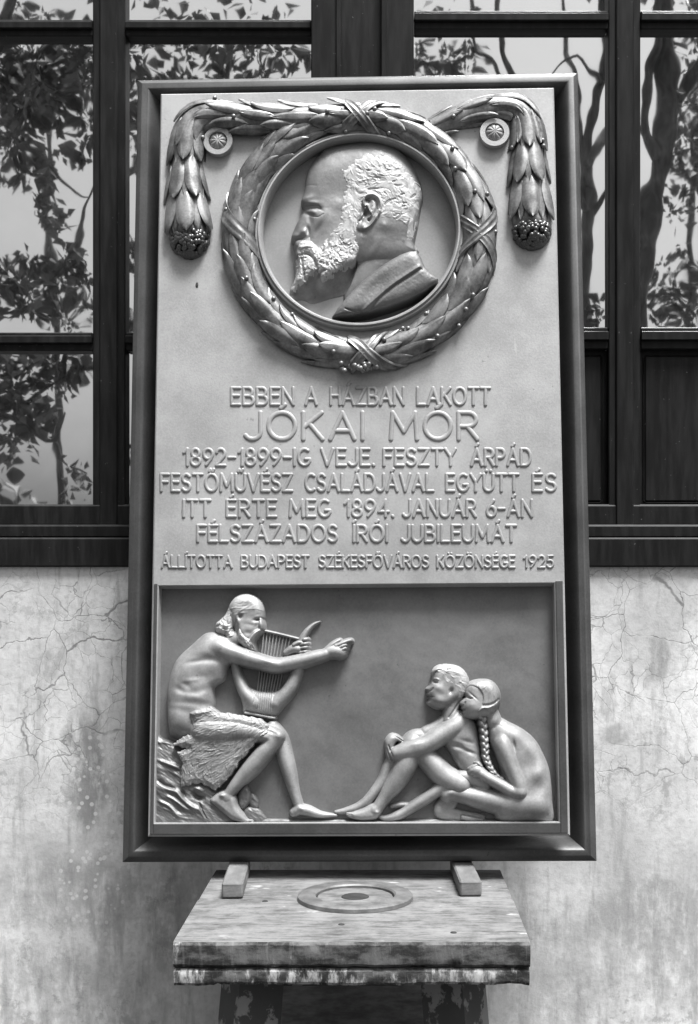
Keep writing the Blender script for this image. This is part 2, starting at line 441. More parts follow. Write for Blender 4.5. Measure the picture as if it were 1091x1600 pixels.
# ------------------------------------------------------------------ the plaque
P_LEAN, P_YAW, P_ROLL = R_(6.85), R_(-1.34), R_(-.42)
PT = Vector((-.069, 3.5, -.760)); PW, PH = 1.299, 2.272
PM = (Matrix.Rotation(P_YAW, 3, 'Z') @ Matrix.Rotation(-P_LEAN, 3, 'X') @ Matrix.Rotation(P_ROLL, 3, 'Y'))
plaque = empty('memorial_plaque', (PT.x, PT.y, PT.z + EYE), 'tall framed bronze memorial plaque with portrait medallion and raised inscription, leaning on the window', 'memorial plaque')
plaque.rotation_euler = PM.to_euler()
Mt = np.array(PM).T; o_l = Mt @ -np.array(PT)
def P2L(px, py, off):
    px = np.asarray(px, float); py = np.asarray(py, float)
    d = np.stack([(px - CX) / FPX, np.ones_like(px), (CY - py) / FPX], -1) @ Mt.T
    t = (off - o_l[1]) / d[..., 1]
    return o_l[0] + t * d[..., 0], o_l[2] + t * d[..., 2]
DEL = .08                                   # plate stands this far in front of the frame's outer lip
UREL = .00182
U = .00182                                  # metres per photo pixel on the plaque
def rect(pts, off):
    x, z = P2L([p[0] for p in pts], [p[1] for p in pts], off)
    return (x[0] + x[3]) / 2, (x[1] + x[2]) / 2, (z[2] + z[3]) / 2, (z[0] + z[1]) / 2
px0, px1, pz0, pz1 = rect([(253, 148), (865, 134.5), (892, 1304), (229, 1309)], -DEL)
# frame: mitred moulding swept round the plate
b = MB(); fx0, fx1, fz0, fz1 = -PW / 2, PW / 2, 0., PH
prof = [(0, -.06), (0, .004), (.015, .010)]
for k in range(0, 25):
    t = k / 24; prof.append((.04 + .94 * t, .012 + .010 * math.sin(math.pi * min(t / .8, 1)) - .060 * max(0, (t - .36) / .64) ** 1.4))
prof += [(1.0, -.047), (1.0, -.055)]
V = []; F = []
for (t, h) in prof:
    xa, xb = fx0 + (px0 - fx0) * t, fx1 + (px1 - fx1) * t; za, zb = fz0 + (pz0 - fz0) * t, fz1 + (pz1 - fz1) * t
    V += [(xa, -h, za), (xb, -h, za), (xb, -h, zb), (xa, -h, zb)]
n = len(prof)
for i in range(n - 1):
    for k in range(4): F.append((i * 4 + k, i * 4 + (k + 1) % 4, (i + 1) * 4 + (k + 1) % 4, (i + 1) * 4 + k))
F.append((0, 1, 2, 3)); b.add(V, F); soft(b.build('frame', M['frame'], plaque), 30)
# plate with the relief panel's opening
A = [(247, 914), (875, 910), (867.5, 1283.5), (240.5, 1287.5)]
ax0, ax1, az0, az1 = rect(A, -DEL)
PD = .040; CH = .016
b = MB(); e = .004
def ring(x0, x1, z0, z1, y): return [(x0, y, z0), (x1, y, z0), (x1, y, z1), (x0, y, z1)]
V = ring(px0, px1, pz0, pz1, -.05) + ring(px0, px1, pz0, pz1, -DEL + e) + ring(px0 + e, px1 - e, pz0 + e, pz1 - e, -DEL) \
    + ring(ax0, ax1, az0, az1, -DEL) + ring(ax0 + .002, ax1 - .002, az0 + .001, az1 - .002, -DEL + .002) + ring(ax0 + .004, ax1 - .004, az0 + .001, az1 - .007, -DEL + PD + .004)
F = []
for i in range(5):
    for k in range(4):
        if i == 2 and k == 2: continue
        F.append((i * 4 + k, i * 4 + (k + 1) % 4, (i + 1) * 4 + (k + 1) % 4, (i + 1) * 4 + k))
# upper field: flat sheet with the round opening of the medallion
def mpt(px, py, off=-DEL): q = P2L(px, py, off); return float(q[0]), float(q[1])
MCX, MCZ = mpt(561.5, 361.5); RXm = (mpt(726, 361)[0] - mpt(400, 361)[0]) / 2; RZm = (mpt(561, 206.5)[1] - mpt(561, 516)[1]) / 2
cor = [(px0 + e, pz1 - e), (px1 - e, pz1 - e), (ax1, az1), (ax0, az1)]
angs = sorted([2 * math.pi * k / 128 for k in range(128)] + [math.atan2((c[1] - MCZ) / RZm, (c[0] - MCX) / RXm) % (2 * math.pi) for c in cor]); nb = len(V)
for a in angs:
    dx, dz = math.cos(a) * RXm, math.sin(a) * RZm; V.append((MCX + dx * .975, -DEL, MCZ + dz * .975)); best = 1e9
    for i in range(4):
        (x1, z1), (x2, z2) = cor[i], cor[(i + 1) % 4]; ex, ez = x2 - x1, z2 - z1; den = dx * ez - dz * ex
        if abs(den) > 1e-12:
            t = ((x1 - MCX) * ez - (z1 - MCZ) * ex) / den; u_ = ((x1 - MCX) * dz - (z1 - MCZ) * dx) / den
            if t > 0 and -1e-6 <= u_ <= 1 + 1e-6: best = min(best, t)
    V.append((MCX + dx * best, -DEL, MCZ + dz * best))
na = len(angs)
for k in range(na): F.append((nb + 2 * k, nb + 2 * k + 1, nb + 2 * ((k + 1) % na) + 1, nb + 2 * ((k + 1) % na)))
b.add(V, F); b.build('plate', M['plate'], plaque)
# the panel has a border of its own in darker bronze
b = MB(); bw_ = .0035
bx0, bx1, bz0 = px0 + .006, px1 - .006, pz0 + .006
V = []; F = []
for (x0, x1, z0, z1) in ((bx0, ax0 - .001, bz0, az1 + .004), (ax1 + .001, bx1, bz0, az1 + .004), (ax0 - .001, ax1 + .001, bz0, az0 - .001)):
    b.box(x0, -DEL - bw_, z0, x1, -DEL + .001, z1, c=.0015)
b.build('panel_border', M['frame'], plaque)

# ---- height fields: one unit = one photo pixel on the plaque
def cr(pts, n=6, closed=False):
    P = np.array(pts, float); m = len(P); out = []
    rng_ = range(m) if closed else range(m - 1)
    for i in rng_:
        if closed: p0, p1, p2, p3 = P[(i - 1) % m], P[i], P[(i + 1) % m], P[(i + 2) % m]
        else: p0, p1, p2, p3 = P[max(i - 1, 0)], P[i], P[i + 1], P[min(i + 2, m - 1)]
        for k in range(n):
            t = k / n
            out.append(.5 * ((2 * p1) + (-p0 + p2) * t + (2 * p0 - 5 * p1 + 4 * p2 - p3) * t * t + (-p0 + 3 * p1 - 3 * p2 + p3) * t ** 3))
    if not closed: out.append(P[-1])
    return np.array(out)
def zz(ox, oy, sc, pts): return [(ox + p[0] / sc, oy + p[1] / sc) + tuple(p[2:]) for p in pts]
def smax(a, b, k):
    if k <= 0: return np.maximum(a, b)
    h = np.maximum(k - np.abs(a - b), 0) / k
    return np.maximum(a, b) + h * h * k * .25
def vnoise(X, Y, sc, seed, octv=3):
    rs = np.random.RandomState(seed); T = rs.rand(64, 64); r = 0; amp = 1; tot = 0
    for o in range(octv):
        x = X / sc * 2 ** o; y = Y / sc * 2 ** o; xi = np.floor(x).astype(int); yi = np.floor(y).astype(int); fx = x - xi; fy = y - yi
        fx = fx * fx * (3 - 2 * fx); fy = fy * fy * (3 - 2 * fy)
        g = lambda i, j: T[(yi + j) % 64, (xi + i) % 64]
        r = r + amp * ((g(0, 0) * (1 - fx) + g(1, 0) * fx) * (1 - fy) + (g(0, 1) * (1 - fx) + g(1, 1) * fx) * fy); tot += amp; amp *= .5
    return r / tot - .5
KL, ZL, HL = 1., 1., 1.
def boxb(A, r):
    for ax in (0, 1):
        pd = [(0, 0), (0, 0)]; pd[ax] = (r + 1, r); c = np.cumsum(np.pad(A, pd, mode='edge'), axis=ax); n = A.shape[ax]
        A = (np.take(c, range(2 * r + 1, 2 * r + 1 + n), axis=ax) - np.take(c, range(0, n), axis=ax)) / (2 * r + 1)
    return A
class Fld:
    def __init__(s, x0, y0, x1, y1, st):
        s.xs = np.arange(x0, x1, st); s.ys = np.arange(y0, y1, st); s.X, s.Y = np.meshgrid(s.xs, s.ys); s.H = np.full(s.X.shape, -9.); s.st = st
    def win(s, xa, ya, xb, yb):
        i0, i1 = np.searchsorted(s.xs, (xa, xb)); j0, j1 = np.searchsorted(s.ys, (ya, yb)); return slice(j0, j1), slice(i0, i1)
    def copy(s):
        q = object.__new__(Fld); q.xs, q.ys, q.X, q.Y, q.st = s.xs, s.ys, s.X, s.Y, s.st; q.H = s.H.copy(); return q
    def segd(s, w, a, b):
        X = s.X[w]; Y = s.Y[w]; dx, dy = b[0] - a[0], b[1] - a[1]; L2 = dx * dx + dy * dy + 1e-9
        t = np.clip(((X - a[0]) * dx + (Y - a[1]) * dy) / L2, 0, 1)
        return np.hypot(X - a[0] - t * dx, Y - a[1] - t * dy), t
    def limb(s, pts, k=.65, blend=2., drop=1.4):
        drop *= 2.8; k *= KL; pts = [(p[0], p[1], p[2] * ZL, p[3]) for p in pts]
        P = cr(pts, 10); rm = P[:, 3].max() + 8
        w = s.win(P[:, 0].min() - rm, P[:, 1].min() - rm, P[:, 0].max() + rm, P[:, 1].max() + rm)
        h = np.full(s.X[w].shape, -9.)
        for i in range(len(P) - 1):
            d, t = s.segd(w, P[i], P[i + 1]); r = P[i, 3] + (P[i + 1, 3] - P[i, 3]) * t; z = P[i, 2] + (P[i + 1, 2] - P[i, 2]) * t
            h = np.maximum(h, np.where(d < r, z + k * np.sqrt(np.maximum(r * r - d * d, 0)), z - drop * (d - r)))
        s.H[w] = smax(s.H[w], h, blend); return s
    def sd(s, pts, pad=8, n=5, smooth=True):
        P = cr(pts, n, True) if smooth else np.array(pts, float)
        w = s.win(P[:, 0].min() - pad, P[:, 1].min() - pad, P[:, 0].max() + pad, P[:, 1].max() + pad)
        X = s.X[w]; Y = s.Y[w]; D = np.full(X.shape, 1e9); ins = np.zeros(X.shape, bool)
        for i in range(len(P)):
            a, b = P[i], P[(i + 1) % len(P)]; d, _ = s.segd(w, a, b); D = np.minimum(D, d)
            if a[1] != b[1]:
                c = ((a[1] > Y) != (b[1] > Y)) & (X < (b[0] - a[0]) * (Y - a[1]) / (b[1] - a[1]) + a[0]); ins ^= c
        return w, np.where(ins, D, -D)
    def poly(s, pts, z0, hgt, Rr, blend=2., drop=1.5, smooth=True):
        drop *= 2.6; hgt *= HL
        w, D = s.sd(pts, smooth=smooth); r_ = max(1, int(Rr * .42 / s.st)); q_ = np.clip(D / (Rr * .4), 0, 1); D = D * (1 - q_) + boxb(boxb(D, r_), r_) * q_; t = np.clip(D / Rr, 0, 1)
        h = np.where(D > 0, z0 + hgt * np.sqrt(1 - (1 - t) ** 2), z0 + drop * D)
        s.H[w] = smax(s.H[w], h, blend); return s
    def bump(s, cx, cy, rx, ry, ang, amp):
        q = 2.6 * max(rx, ry); w = s.win(cx - q, cy - q, cx + q, cy + q); c, n = math.cos(R_(ang)), math.sin(R_(ang))
        X = s.X[w] - cx; Y = s.Y[w] - cy; u = (X * c + Y * n) / rx; v = (-X * n + Y * c) / ry
        g = amp * np.exp(-(u * u + v * v)); s.H[w] += np.where(s.H[w] > -2, g, 0); return s
    def line(s, pts, wd, amp, n=5, taper=False):
        P = cr(pts, n); q = wd * 3
        w = s.win(P[:, 0].min() - q, P[:, 1].min() - q, P[:, 0].max() + q, P[:, 1].max() + q); D = np.full(s.X[w].shape, 1e9)
        T = np.zeros(D.shape)
        for i in range(len(P) - 1):
            d, t = s.segd(w, P[i], P[i + 1]); m = d < D; D = np.where(m, d, D); T = np.where(m, (i + t) / (len(P) - 1), T)
        g = amp * np.exp(-(D / wd) ** 2)
        if taper: g = g * np.sin(np.pi * np.clip(T, .02, .98))
        s.H[w] += np.where(s.H[w] > -2, g, 0); return s
    def strands(s, poly, n, flow, ln, wd, amp, seed, curl=.5):
        rs = random.Random(seed); xs = [p[0] for p in poly]; ys = [p[1] for p in poly]
        def inside(x, y):
            r = False
            for i in range(len(poly)):
                a, b = poly[i], poly[i - 1]
                if (a[1] > y) != (b[1] > y) and x < (b[0] - a[0]) * (y - a[1]) / (b[1] - a[1]) + a[0]: r = not r
            return r
        c = 0; tries = 0
        while c < n and tries < n * 20:
            tries += 1; x, y = rs.uniform(min(xs), max(xs)), rs.uniform(min(ys), max(ys))
            if not inside(x, y): continue
            c += 1; a = flow(x, y) + rs.gauss(0, .25); cu = rs.gauss(0, curl); pts = []
            for k in range(5):
                pts.append((x, y)); x += math.cos(a) * ln / 4; y += math.sin(a) * ln / 4; a += cu / 4 * 2
            s.line(pts, wd * rs.uniform(.7, 1.3), amp * rs.uniform(.5, 1.2) * (1 if rs.random() < .6 else -1), 2, True)
        return s
    def full(s, pts, smooth=True):
        w, D = s.sd(pts, pad=40, smooth=smooth); r = np.full(s.X.shape, -99.); r[w] = D; return r
    def blur(s, it=1):
        for _ in range(it):
            A = np.pad(s.H, 1, mode='edge'); s.H = (A[:-2, 1:-1] + A[2:, 1:-1] + A[1:-1, :-2] + A[1:-1, 2:] + 4 * A[1:-1, 1:-1]) / 8
        return s
    def build(s, name, mat, parent, off, mid, cut=-1.2, mask=None, unit=None):
        unit = unit or UREL
        X, Z = P2L(s.X, s.Y, off - mid * unit); Hc = np.maximum(s.H, cut - .4)
        V = np.stack([X, off - Hc * unit, Z], -1).reshape(-1, 3); ny, nx = s.H.shape
        keep = s.H > cut
        if mask is not None: keep &= mask
        q = keep[:-1, :-1] | keep[1:, :-1] | keep[:-1, 1:] | keep[1:, 1:]
        j, i = np.nonzero(q); a = j * nx + i; Fc = np.stack([a, a + nx, a + nx + 1, a + 1], 1)
        used = np.unique(Fc); re = np.full(len(V), -1); re[used] = np.arange(len(used))
        return mesh(name, V[used], re[Fc], mat, parent, True)

OFFP = -DEL + PD                            # ground of the figure panel
# gently uneven ground of the panel
fp = Fld(238, 906, 880, 1294, 2.6); fp.H = vnoise(fp.X, fp.Y, 60, 3, 4) * 2.4 + 0.0
relief = fp.build('relief_panel', M['panel'], plaque, OFFP, 0)

# ------------------------------------------------------------------ relief figures
A_ = lambda p: zz(320, 910, 6.819, p)
B_ = lambda p: zz(400, 950, 6.819, p)
C_ = lambda p: zz(240, 970, 6.819, p)
D_ = lambda p: zz(230, 1120, 6.819, p)
E_ = lambda p: zz(340, 1080, 5.455, p)
G_ = lambda p: zz(640, 1020, 6.819, p)
I_ = lambda p: zz(520, 1120, 6.061, p)
J_ = lambda p: zz(680, 1120, 5.455, p)
Z4 = lambda p: zz(230, 900, 3.209, p)
ST = .75
UREL = .00182 * 1.25; KL, ZL, HL = 1.4, 1.0, 1.15
# rocks the old man sits on
f = Fld(234, 1140, 440, 1292, ST)
f.poly(D_([(60, 240), (180, 240), (300, 262), (420, 310), (560, 420), (640, 600), (760, 800), (860, 960), (980, 1130), (1000, 1180), (60, 1180)]), 3, 8, 30)
f.poly(E_([(170, 900), (200, 820), (255, 800), (285, 870), (275, 950), (215, 1010), (190, 990)]), 2, 6, 6)
f.poly(E_([(275, 880), (310, 880), (345, 930), (348, 985), (320, 1000), (270, 975)]), 1, 3.2, 7)
f.poly(E_([(210, 1020), (270, 985), (340, 1000), (385, 1040), (412, 1110), (240, 1125)]), 1, 3.4, 9)
def strata(pts, wd, up):
    f.line(pts, wd, up); f.line([(x + .8, y + wd * 1.1) for x, y in pts], wd * .8, -up * .8)
for pts, wd, up in ((D_([(95, 450), (180, 480), (290, 520), (380, 545)]), 3.2, 3.4), (D_([(95, 265), (200, 275), (320, 300)]), 2.5, 1.5),
                    (D_([(95, 705), (200, 760), (330, 800), (400, 880), (500, 960), (590, 1000), (650, 1090)]), 3.6, 4.2),
                    (D_([(200, 830), (320, 890), (420, 970), (520, 1010)]), 2.6, 3.0), (D_([(95, 880), (220, 930), (330, 1020), (430, 1060)]), 2.6, 2.6),
                    (D_([(170, 960), (280, 1010), (380, 1070), (520, 1090)]), 2., 1.8), (D_([(500, 760), (560, 760), (620, 800)]), 4, 4), (D_([(560, 900), (600, 1000), (650, 1090)]), 1.6, -2.6),
                    (D_([(380, 770), (420, 860)]), 2.2, -3), (D_([(420, 400), (450, 470)]), 2.2, -2), (D_([(95, 660), (200, 720), (330, 770)]), 2.6, -3.2), (D_([(470, 800), (560, 860), (640, 860)]), 4, -5),
                    (D_([(240, 530), (320, 560), (370, 580)]), 1.6, -1.6)):
    f.line(pts, wd, up, taper=True)
rx = f.X * .8 + f.Y * .6; ry = -f.X * .6 + f.Y * .8
f.H += np.where(f.H > 0, vnoise(rx / 3, ry, 9, 7, 4) * 4.0, 0)
rock = f.build('rock', M['panel'], plaque, OFFP, 4)
# thin ledge of earth along the foot of the relief
g = Fld(242, 1268, 868, 1292, 1.2); g.poly([(243, 1281), (420, 1279), (560, 1280), (700, 1279), (866, 1279), (868, 1296), (240, 1296)], 0, 3.5, 5, smooth=False)
g.H += np.where(g.H > 0, vnoise(g.X, g.Y, 12, 12, 3) * 2, 0); g.build('ground_ledge', M['panel'], plaque, OFFP, 2)

# ---- lyre
f = Fld(340, 970, 515, 1130, ST)
f.limb(Z4([(578, 272, 3, 1.9), (660, 290, 3, 1.9), (760, 315, 3, 1.9)]), .9, 0)
for k in range(9):
    a = k / 8; f.limb([(412 + 41 * a, 987 + 10 * a, 2, .8), (399 + 29 * a, 1109 + 5 * a, 5.5, .75)], .9, 0)
f.limb(Z4([(866, 228, 4, 1.2), (832, 245, 5, 2.6), (798, 282, 5, 4.4), (774, 330, 5, 5.4), (766, 400, 5, 6.5), (752, 480, 5, 8.6), (712, 570, 5, 11), (650, 640, 5, 11)]), .7, 1)
f.limb(Z4([(438, 430, 5, 6), (455, 500, 5, 7.5), (490, 580, 5, 10), (540, 640, 5, 11)]), .7, 2)
f.poly(Z4([(470, 590), (510, 560), (560, 578), (640, 582), (690, 560), (720, 600), (690, 650), (648, 700), (630, 716), (495, 690), (480, 650)]), 4, 8.5, 18, 4)
f.limb(Z4([(494, 686, 8, 2.0), (560, 697, 9, 2.0), (640, 713, 8, 2.0)]), .9, 0)
for k in range(9):
    a = k / 8; f.line([(399.5 + 27 * a, 1082 + 2 * a), (397 + 27 * a, 1112 + 6 * a)], .8, 1.1)
f.line(Z4([(500, 676), (640, 702)]), 1.3, -2.5)
lyre = f.build('lyre', M['figure'], plaque, OFFP, 5)

# ---- old man: body
f = Fld(250, 915, 560, 1292, ST)
# far leg
f.limb(E_([(470, 300, 3, 10), (540, 400, 3, 11), (575, 560, 3, 12.5), (612, 700, 3, 11.3), (652, 860, 3, 8.2), (690, 975, 3, 7.6)]), .65, 1)
f.limb(E_([(650, 1035, 3, 7), (700, 1010, 3.5, 8.5), (770, 1020, 3.5, 8.2), (870, 1052, 3, 5.4), (960, 1058, 2.5, 3.2), (1010, 1060, 2, 2.2)]), .7, 3)
f.bump(*E_([(712, 995)])[0], 5, 3, 20, 1.4)
# torso
f.poly(C_([(560, 132), (480, 188), (400, 262), (300, 350), (230, 440), (185, 560), (160, 680), (148, 800), (148, 950), (158, 1100), (180, 1270), (330, 1300), (460, 1260), (600, 1130), (640, 930), (648, 860), (640, 740), (665, 690), (760, 622), (795, 480), (900, 430), (960, 320), (900, 230), (800, 170), (690, 128)]), 4, 15, 26, 2)
for (x, y, rx_, ry_, an, am) in ((330, 560, 130, 60, -55, 2.4), (560, 330, 150, 55, -25, 2.6), (480, 440, 120, 18, -8, -2.6), (560, 600, 130, 38, -12, -3.6), (690, 540, 90, 60, -20, -2.0),
                                 (300, 740, 60, 22, 30, -2.6), (370, 690, 60, 22, 35, -2.4), (430, 810, 170, 22, 10, 2.2), (480, 760, 110, 24, -10, -1.8), (560, 780, 60, 26, -20, 2.0), (400, 880, 200, 22, 4, -2.2),
                                 (560, 905, 80, 26, -20, -2.6), (300, 950, 150, 30, 10, -2.2), (300, 1060, 120, 50, 5, 1.6), (650, 420, 150, 30, 8, -5.), (250, 620, 40, 90, 10, 1.2), (420, 640, 110, 16, -8, 1.5)):
    x, y = C_([(x, y)])[0]; f.bump(x, y, rx_ / 6.819, ry_ / 6.819 * 1.5, an, am * .42)
f.bump(268, 1160, 26, 15, 0, -15)
# neck
f.limb(A_([(250, 640, 6, 11), (400, 560, 6, 12)]), .6, 3)
# near arm, stretched out
f.limb(C_([(540, 320, 4, 12), (690, 290, 8, 16)]) + A_([(250, 745, 9, 16), (400, 790, 10, 14.2), (560, 838, 11, 12.2), (740, 885, 11, 11.6)]) + B_([(320, 600, 11, 11.4), (480, 566, 11, 11.2), (640, 524, 11.5, 9.6), (740, 498, 12, 8.2)]), .68, 3.0, 1.8)
f.bump(*A_([(700, 850)])[0], 14, 4, 15, 1.6); f.bump(*A_([(330, 730)])[0], 18, 5, 20, 1.2)
# pointing hand
f.limb(B_([(730, 495, 12, 7.4), (800, 470, 12, 9.2), (870, 465, 12, 10.5), (905, 480, 11, 9)]), .6, 3, 1.8)
f.limb(B_([(770, 440, 13, 3.5), (820, 395, 14, 3.2), (865, 362, 14, 2.4), (895, 345, 13, 1.8)]), .85, 2.0)
for q in ([(860, 410, 15, 3.4), (930, 380, 16, 3.0), (980, 358, 15.5, 2.6), (1010, 350, 15, 2.0)], [(870, 445, 15, 3.2), (930, 410, 16, 3.0), (965, 398, 15, 2.5)], [(880, 480, 14.5, 3.2), (930, 445, 15.5, 2.9), (958, 432, 15, 2.4)], [(890, 515, 13, 3.2), (925, 490, 14, 2.8), (948, 470, 14, 2.2)]):
    f.limb(B_(q), .9, .4)
# hand round the horn of the lyre
f.limb(B_([(330, 480, 6, 6), (400, 440, 8, 7), (450, 440, 9, 7)]), .7, 2)
f.limb(B_([(410, 400, 12, 3), (460, 372, 12.5, 2.8), (505, 375, 12, 2.2)]), .9, 1)
for y, x1 in ((335, 548), (380, 552), (420, 548), (465, 545)):
    f.limb(B_([(470 if y > 350 else 520, y + 14, 11, 2.6), (520, y + 6, 12.5, 2.9), (x1, y, 11.5, 2.5)]), .9, .4)
# thigh and near leg
f.limb(E_([(-120, 330, 6, 24), (120, 330, 8, 22), (320, 345, 9, 18), (450, 370, 10, 14.6), (505, 395, 10.5, 12.8)]), .62, 2)
f.limb(E_([(515, 390, 11, 12.2), (465, 450, 11, 12.6), (385, 540, 11, 13.6), (290, 650, 11, 13.2), (190, 760, 10, 10.6), (110, 860, 10, 8.4), (85, 905, 10, 8.4)]), .68, 3, 1.8)
f.bump(*E_([(545, 370)])[0], 7, 9, -60, 2.6); f.bump(*E_([(420, 400)])[0], 9, 5, 20, 2.0); f.bump(*E_([(470, 350)])[0], 10, 2.4, 20, -1.2); f.bump(*E_([(300, 560)])[0], 6, 24, 40, 1.2)
f.poly(D_([(676, 895), (700, 850), (760, 800), (860, 780), (950, 850), (975, 940), (1040, 1040)]) + E_([(262, 1090), (302, 1098), (296, 1128), (250, 1128), (150, 1108), (80, 1060)]), 7, 9, 9, 3, 2.2)
f.bump(*D_([(810, 830)])[0], 4, 3.4, 0, 2.6); f.bump(*D_([(700, 900)])[0], 5, 5, 0, 1.8)
for k in range(4): f.line(E_([(268 + 0 * k, 1104 + 5.4 * k), (298 - 6 * k, 1106 + 5.6 * k)]), .7, -1.4)
# head
f.poly(A_([(634, 300), (622, 235), (590, 185), (540, 145), (470, 120), (400, 125), (330, 155), (285, 205), (255, 280), (300, 420), (330, 560), (360, 610), (400, 680), (470, 725), (545, 742), (549, 690), (535, 625), (548, 585), (585, 530), (622, 508), (628, 490), (620, 455), (612, 425), (634, 385), (638, 340)]), 5, 12, 13, 2)
for (x, y, rx_, ry_, an, am) in ((585, 350, 36, 12, -12, -1.0), (575, 408, 48, 18, -12, -3.2), (500, 385, 50, 30, 0, -1.2), (500, 460, 60, 22, 10, -1.4), (600, 460, 16, 40, 8, 2.6), (560, 470, 12, 30, 25, -2.0),
                                 (555, 545, 50, 20, -35, 2.6), (525, 590, 14, 30, 20, 2.0), (470, 545, 40, 26, 0, -2.4), (410, 520, 30, 50, 10, 1.6), (352, 560, 20, 60, 0, -3.5), (385, 360, 36, 22, 40, -3.2), (370, 420, 20, 36, -10, 2.6), (400, 340, 50, 10, -10, 1.6), (345, 430, 12, 40, 20, -2.6), (460, 660, 70, 20, 10, 1.4), (520, 660, 20, 60, -5, 1.3)):
    x, y = A_([(x, y)])[0]; f.bump(x, y, max(rx_ / 6.819, 1.4), max(ry_ / 6.819, 1.4), an, am * .42)
f.line(A_([(622, 308), (540, 305), (450, 312), (380, 345)]), 2.2, .25)
bp = A_([(400, 560), (520, 560), (545, 700), (480, 720), (400, 660)])
f.strands(bp, 26, lambda x, y: 1.5, 11, .8, .8, 5)
f.poly(A_([(350, 390), (365, 345), (405, 335), (425, 365), (405, 420), (375, 450), (352, 430)]), 14, 3.5, 3, .5, 2.5); f.bump(*A_([(388, 375)])[0], 2.6, 3.6, 20, -2.6)
f.bump(*A_([(585, 402)])[0], 6, 2.4, -8, -2.6); f.limb(A_([(600, 400, 13, 2.6), (606, 450, 14.5, 3.4), (608, 490, 14, 3.2)]), .8, 2); f.limb(A_([(590, 515, 15, 2.6), (545, 545, 16, 3.6), (510, 600, 15, 3)]), .7, 2); f.line(A_([(540, 408), (600, 402)]), 1.1, -2.0, taper=True)
man = f.build('old_man', M['figure'], plaque, OFFP, 7)
# hair of the head with long locks, and the beard
h = f.copy()
cap = A_([(634, 308), (622, 232), (590, 182), (540, 142), (470, 117), (400, 122), (330, 152), (282, 205), (250, 275), (215, 345), (160, 400), (118, 440), (112, 490), (130, 540), (200, 570), (235, 588), (295, 588), (318, 560), (318, 500), (330, 430), (350, 365), (410, 318), (500, 306), (570, 306)])
beard = A_([(505, 575), (545, 540), (588, 510), (606, 522), (565, 562), (538, 620), (550, 685), (546, 744), (470, 728), (400, 684), (358, 612), (362, 545), (385, 500), (410, 545), (450, 590), (485, 605)])
D1 = h.full(cap); D2 = h.full(beard); B0 = np.maximum(h.H, 5 + 10.5 * np.sqrt(1 - (1 - np.clip(D1 / 13, 0, 1)) ** 2) * (D1 > 0))
H = np.where(D1 > 0, B0 + np.minimum(D1, 2) * .35, -9.); H = np.where(D2 > 0, h.H + .3 + np.minimum(D2, 3) * .5, H); De = np.maximum(D1, D2)
h.H = np.where(De > 0, H, np.where(De > -6, np.minimum(h.H, 22) - .3 + 2.4 * De, -9.))
h.strands(A_([(150, 420), (260, 290), (300, 300), (320, 480), (290, 560), (220, 560), (150, 520)]), 34, lambda x, y: 2.0, 11, 1.1, .9, 8, .7)
h.strands(A_([(625, 290), (560, 180), (420, 140), (300, 220), (250, 330), (330, 400), (420, 300)]), 60, lambda x, y: 2.75 - (y - 925) * .006, 15, .9, .3, 9, .3)
h.strands(beard, 46, lambda x, y: 1.55, 10, .85, .8, 5, .5); h.line(A_([(590, 520), (540, 560), (512, 610)]), 1.6, 1.6)
for x, y, r in ((170, 500, 3.6), (235, 470, 4.5), (268, 560, 5.0), (160, 440, 4)):
    x, y = A_([(x, y)])[0]; h.bump(x, y, r, r * .7, 20, 1.8)
for q in ([(210, 500), (260, 510), (310, 490)], [(230, 585), (215, 555), (240, 530)], [(120, 470), (160, 470), (190, 430)]): h.line(A_(q), .9, -1.8)
h.build('hair_and_beard', M['fighair'], man, OFFP, 7)
# fur wrapped round the hips
h = f.copy(); fur = C_([(400, 975), (520, 940), (640, 915), (690, 975)]) + E_([(60, 185), (240, 208), (380, 238), (440, 290), (440, 345), (372, 402), (300, 478), (200, 600), (120, 720), (0, 838)]) + D_([(735, 790), (600, 706), (500, 712), (378, 750), (362, 650), (390, 500), (330, 375), (450, 335), (300, 300), (390, 215), (500, 185), (520, 110)])
w_, Dh = h.sd(fur, smooth=False, pad=14)
wob = vnoise(h.X[w_] - h.Y[w_] * .3, h.Y[w_] * .5, 4, 21, 3) * 5; Dh = Dh + wob * (Dh < 6)
base = np.maximum(np.maximum(h.H[w_], 0) * .45 + 9, 22.5 - np.clip(h.Y[w_] - 1130, 0, 200) * .07) + 2.5 * np.clip(Dh / 8, 0, 1)
H = np.full(h.H.shape, -9.); H[w_] = np.where(Dh > 0, np.maximum(base, h.H[w_] + 1.2), np.minimum(base, h.H[w_]) + 2.0 * Dh - 1); h.H = H
h.strands(fur, 1000, lambda x, y: 2.45 + .3 * math.sin(x * .06) + (-.5 if y > 1190 else 0), 15, .75, .34, 30, .4)
h.H += np.where(h.H > 2, vnoise(h.X, h.Y, 26, 5, 2) * 1.6, 0)
h.bump(*C_([(500, 980)])[0], 16, 4, -14, 2.2)
h.build('fur_wrap', M['figure'], man, OFFP, 8)

# ---- youth
f = Fld(518, 1025, 790, 1292, ST)
# far leg, far foot
f.limb(I_([(900, 190, 3, 12), (760, 200, 3, 12), (640, 330, 3, 11), (545, 450, 3, 9.8), (470, 610, 3, 8.6), (350, 770, 3, 7.4), (250, 850, 3, 6.6), (120, 893, 3, 4.6), (30, 905, 2, 2.8)]), .6, 1)
# thigh
f.limb(I_([(760, 250, 5, 16), (900, 400, 5, 17), (1060, 560, 5, 19), (1200, 640, 5, 20)]), .6, 2)
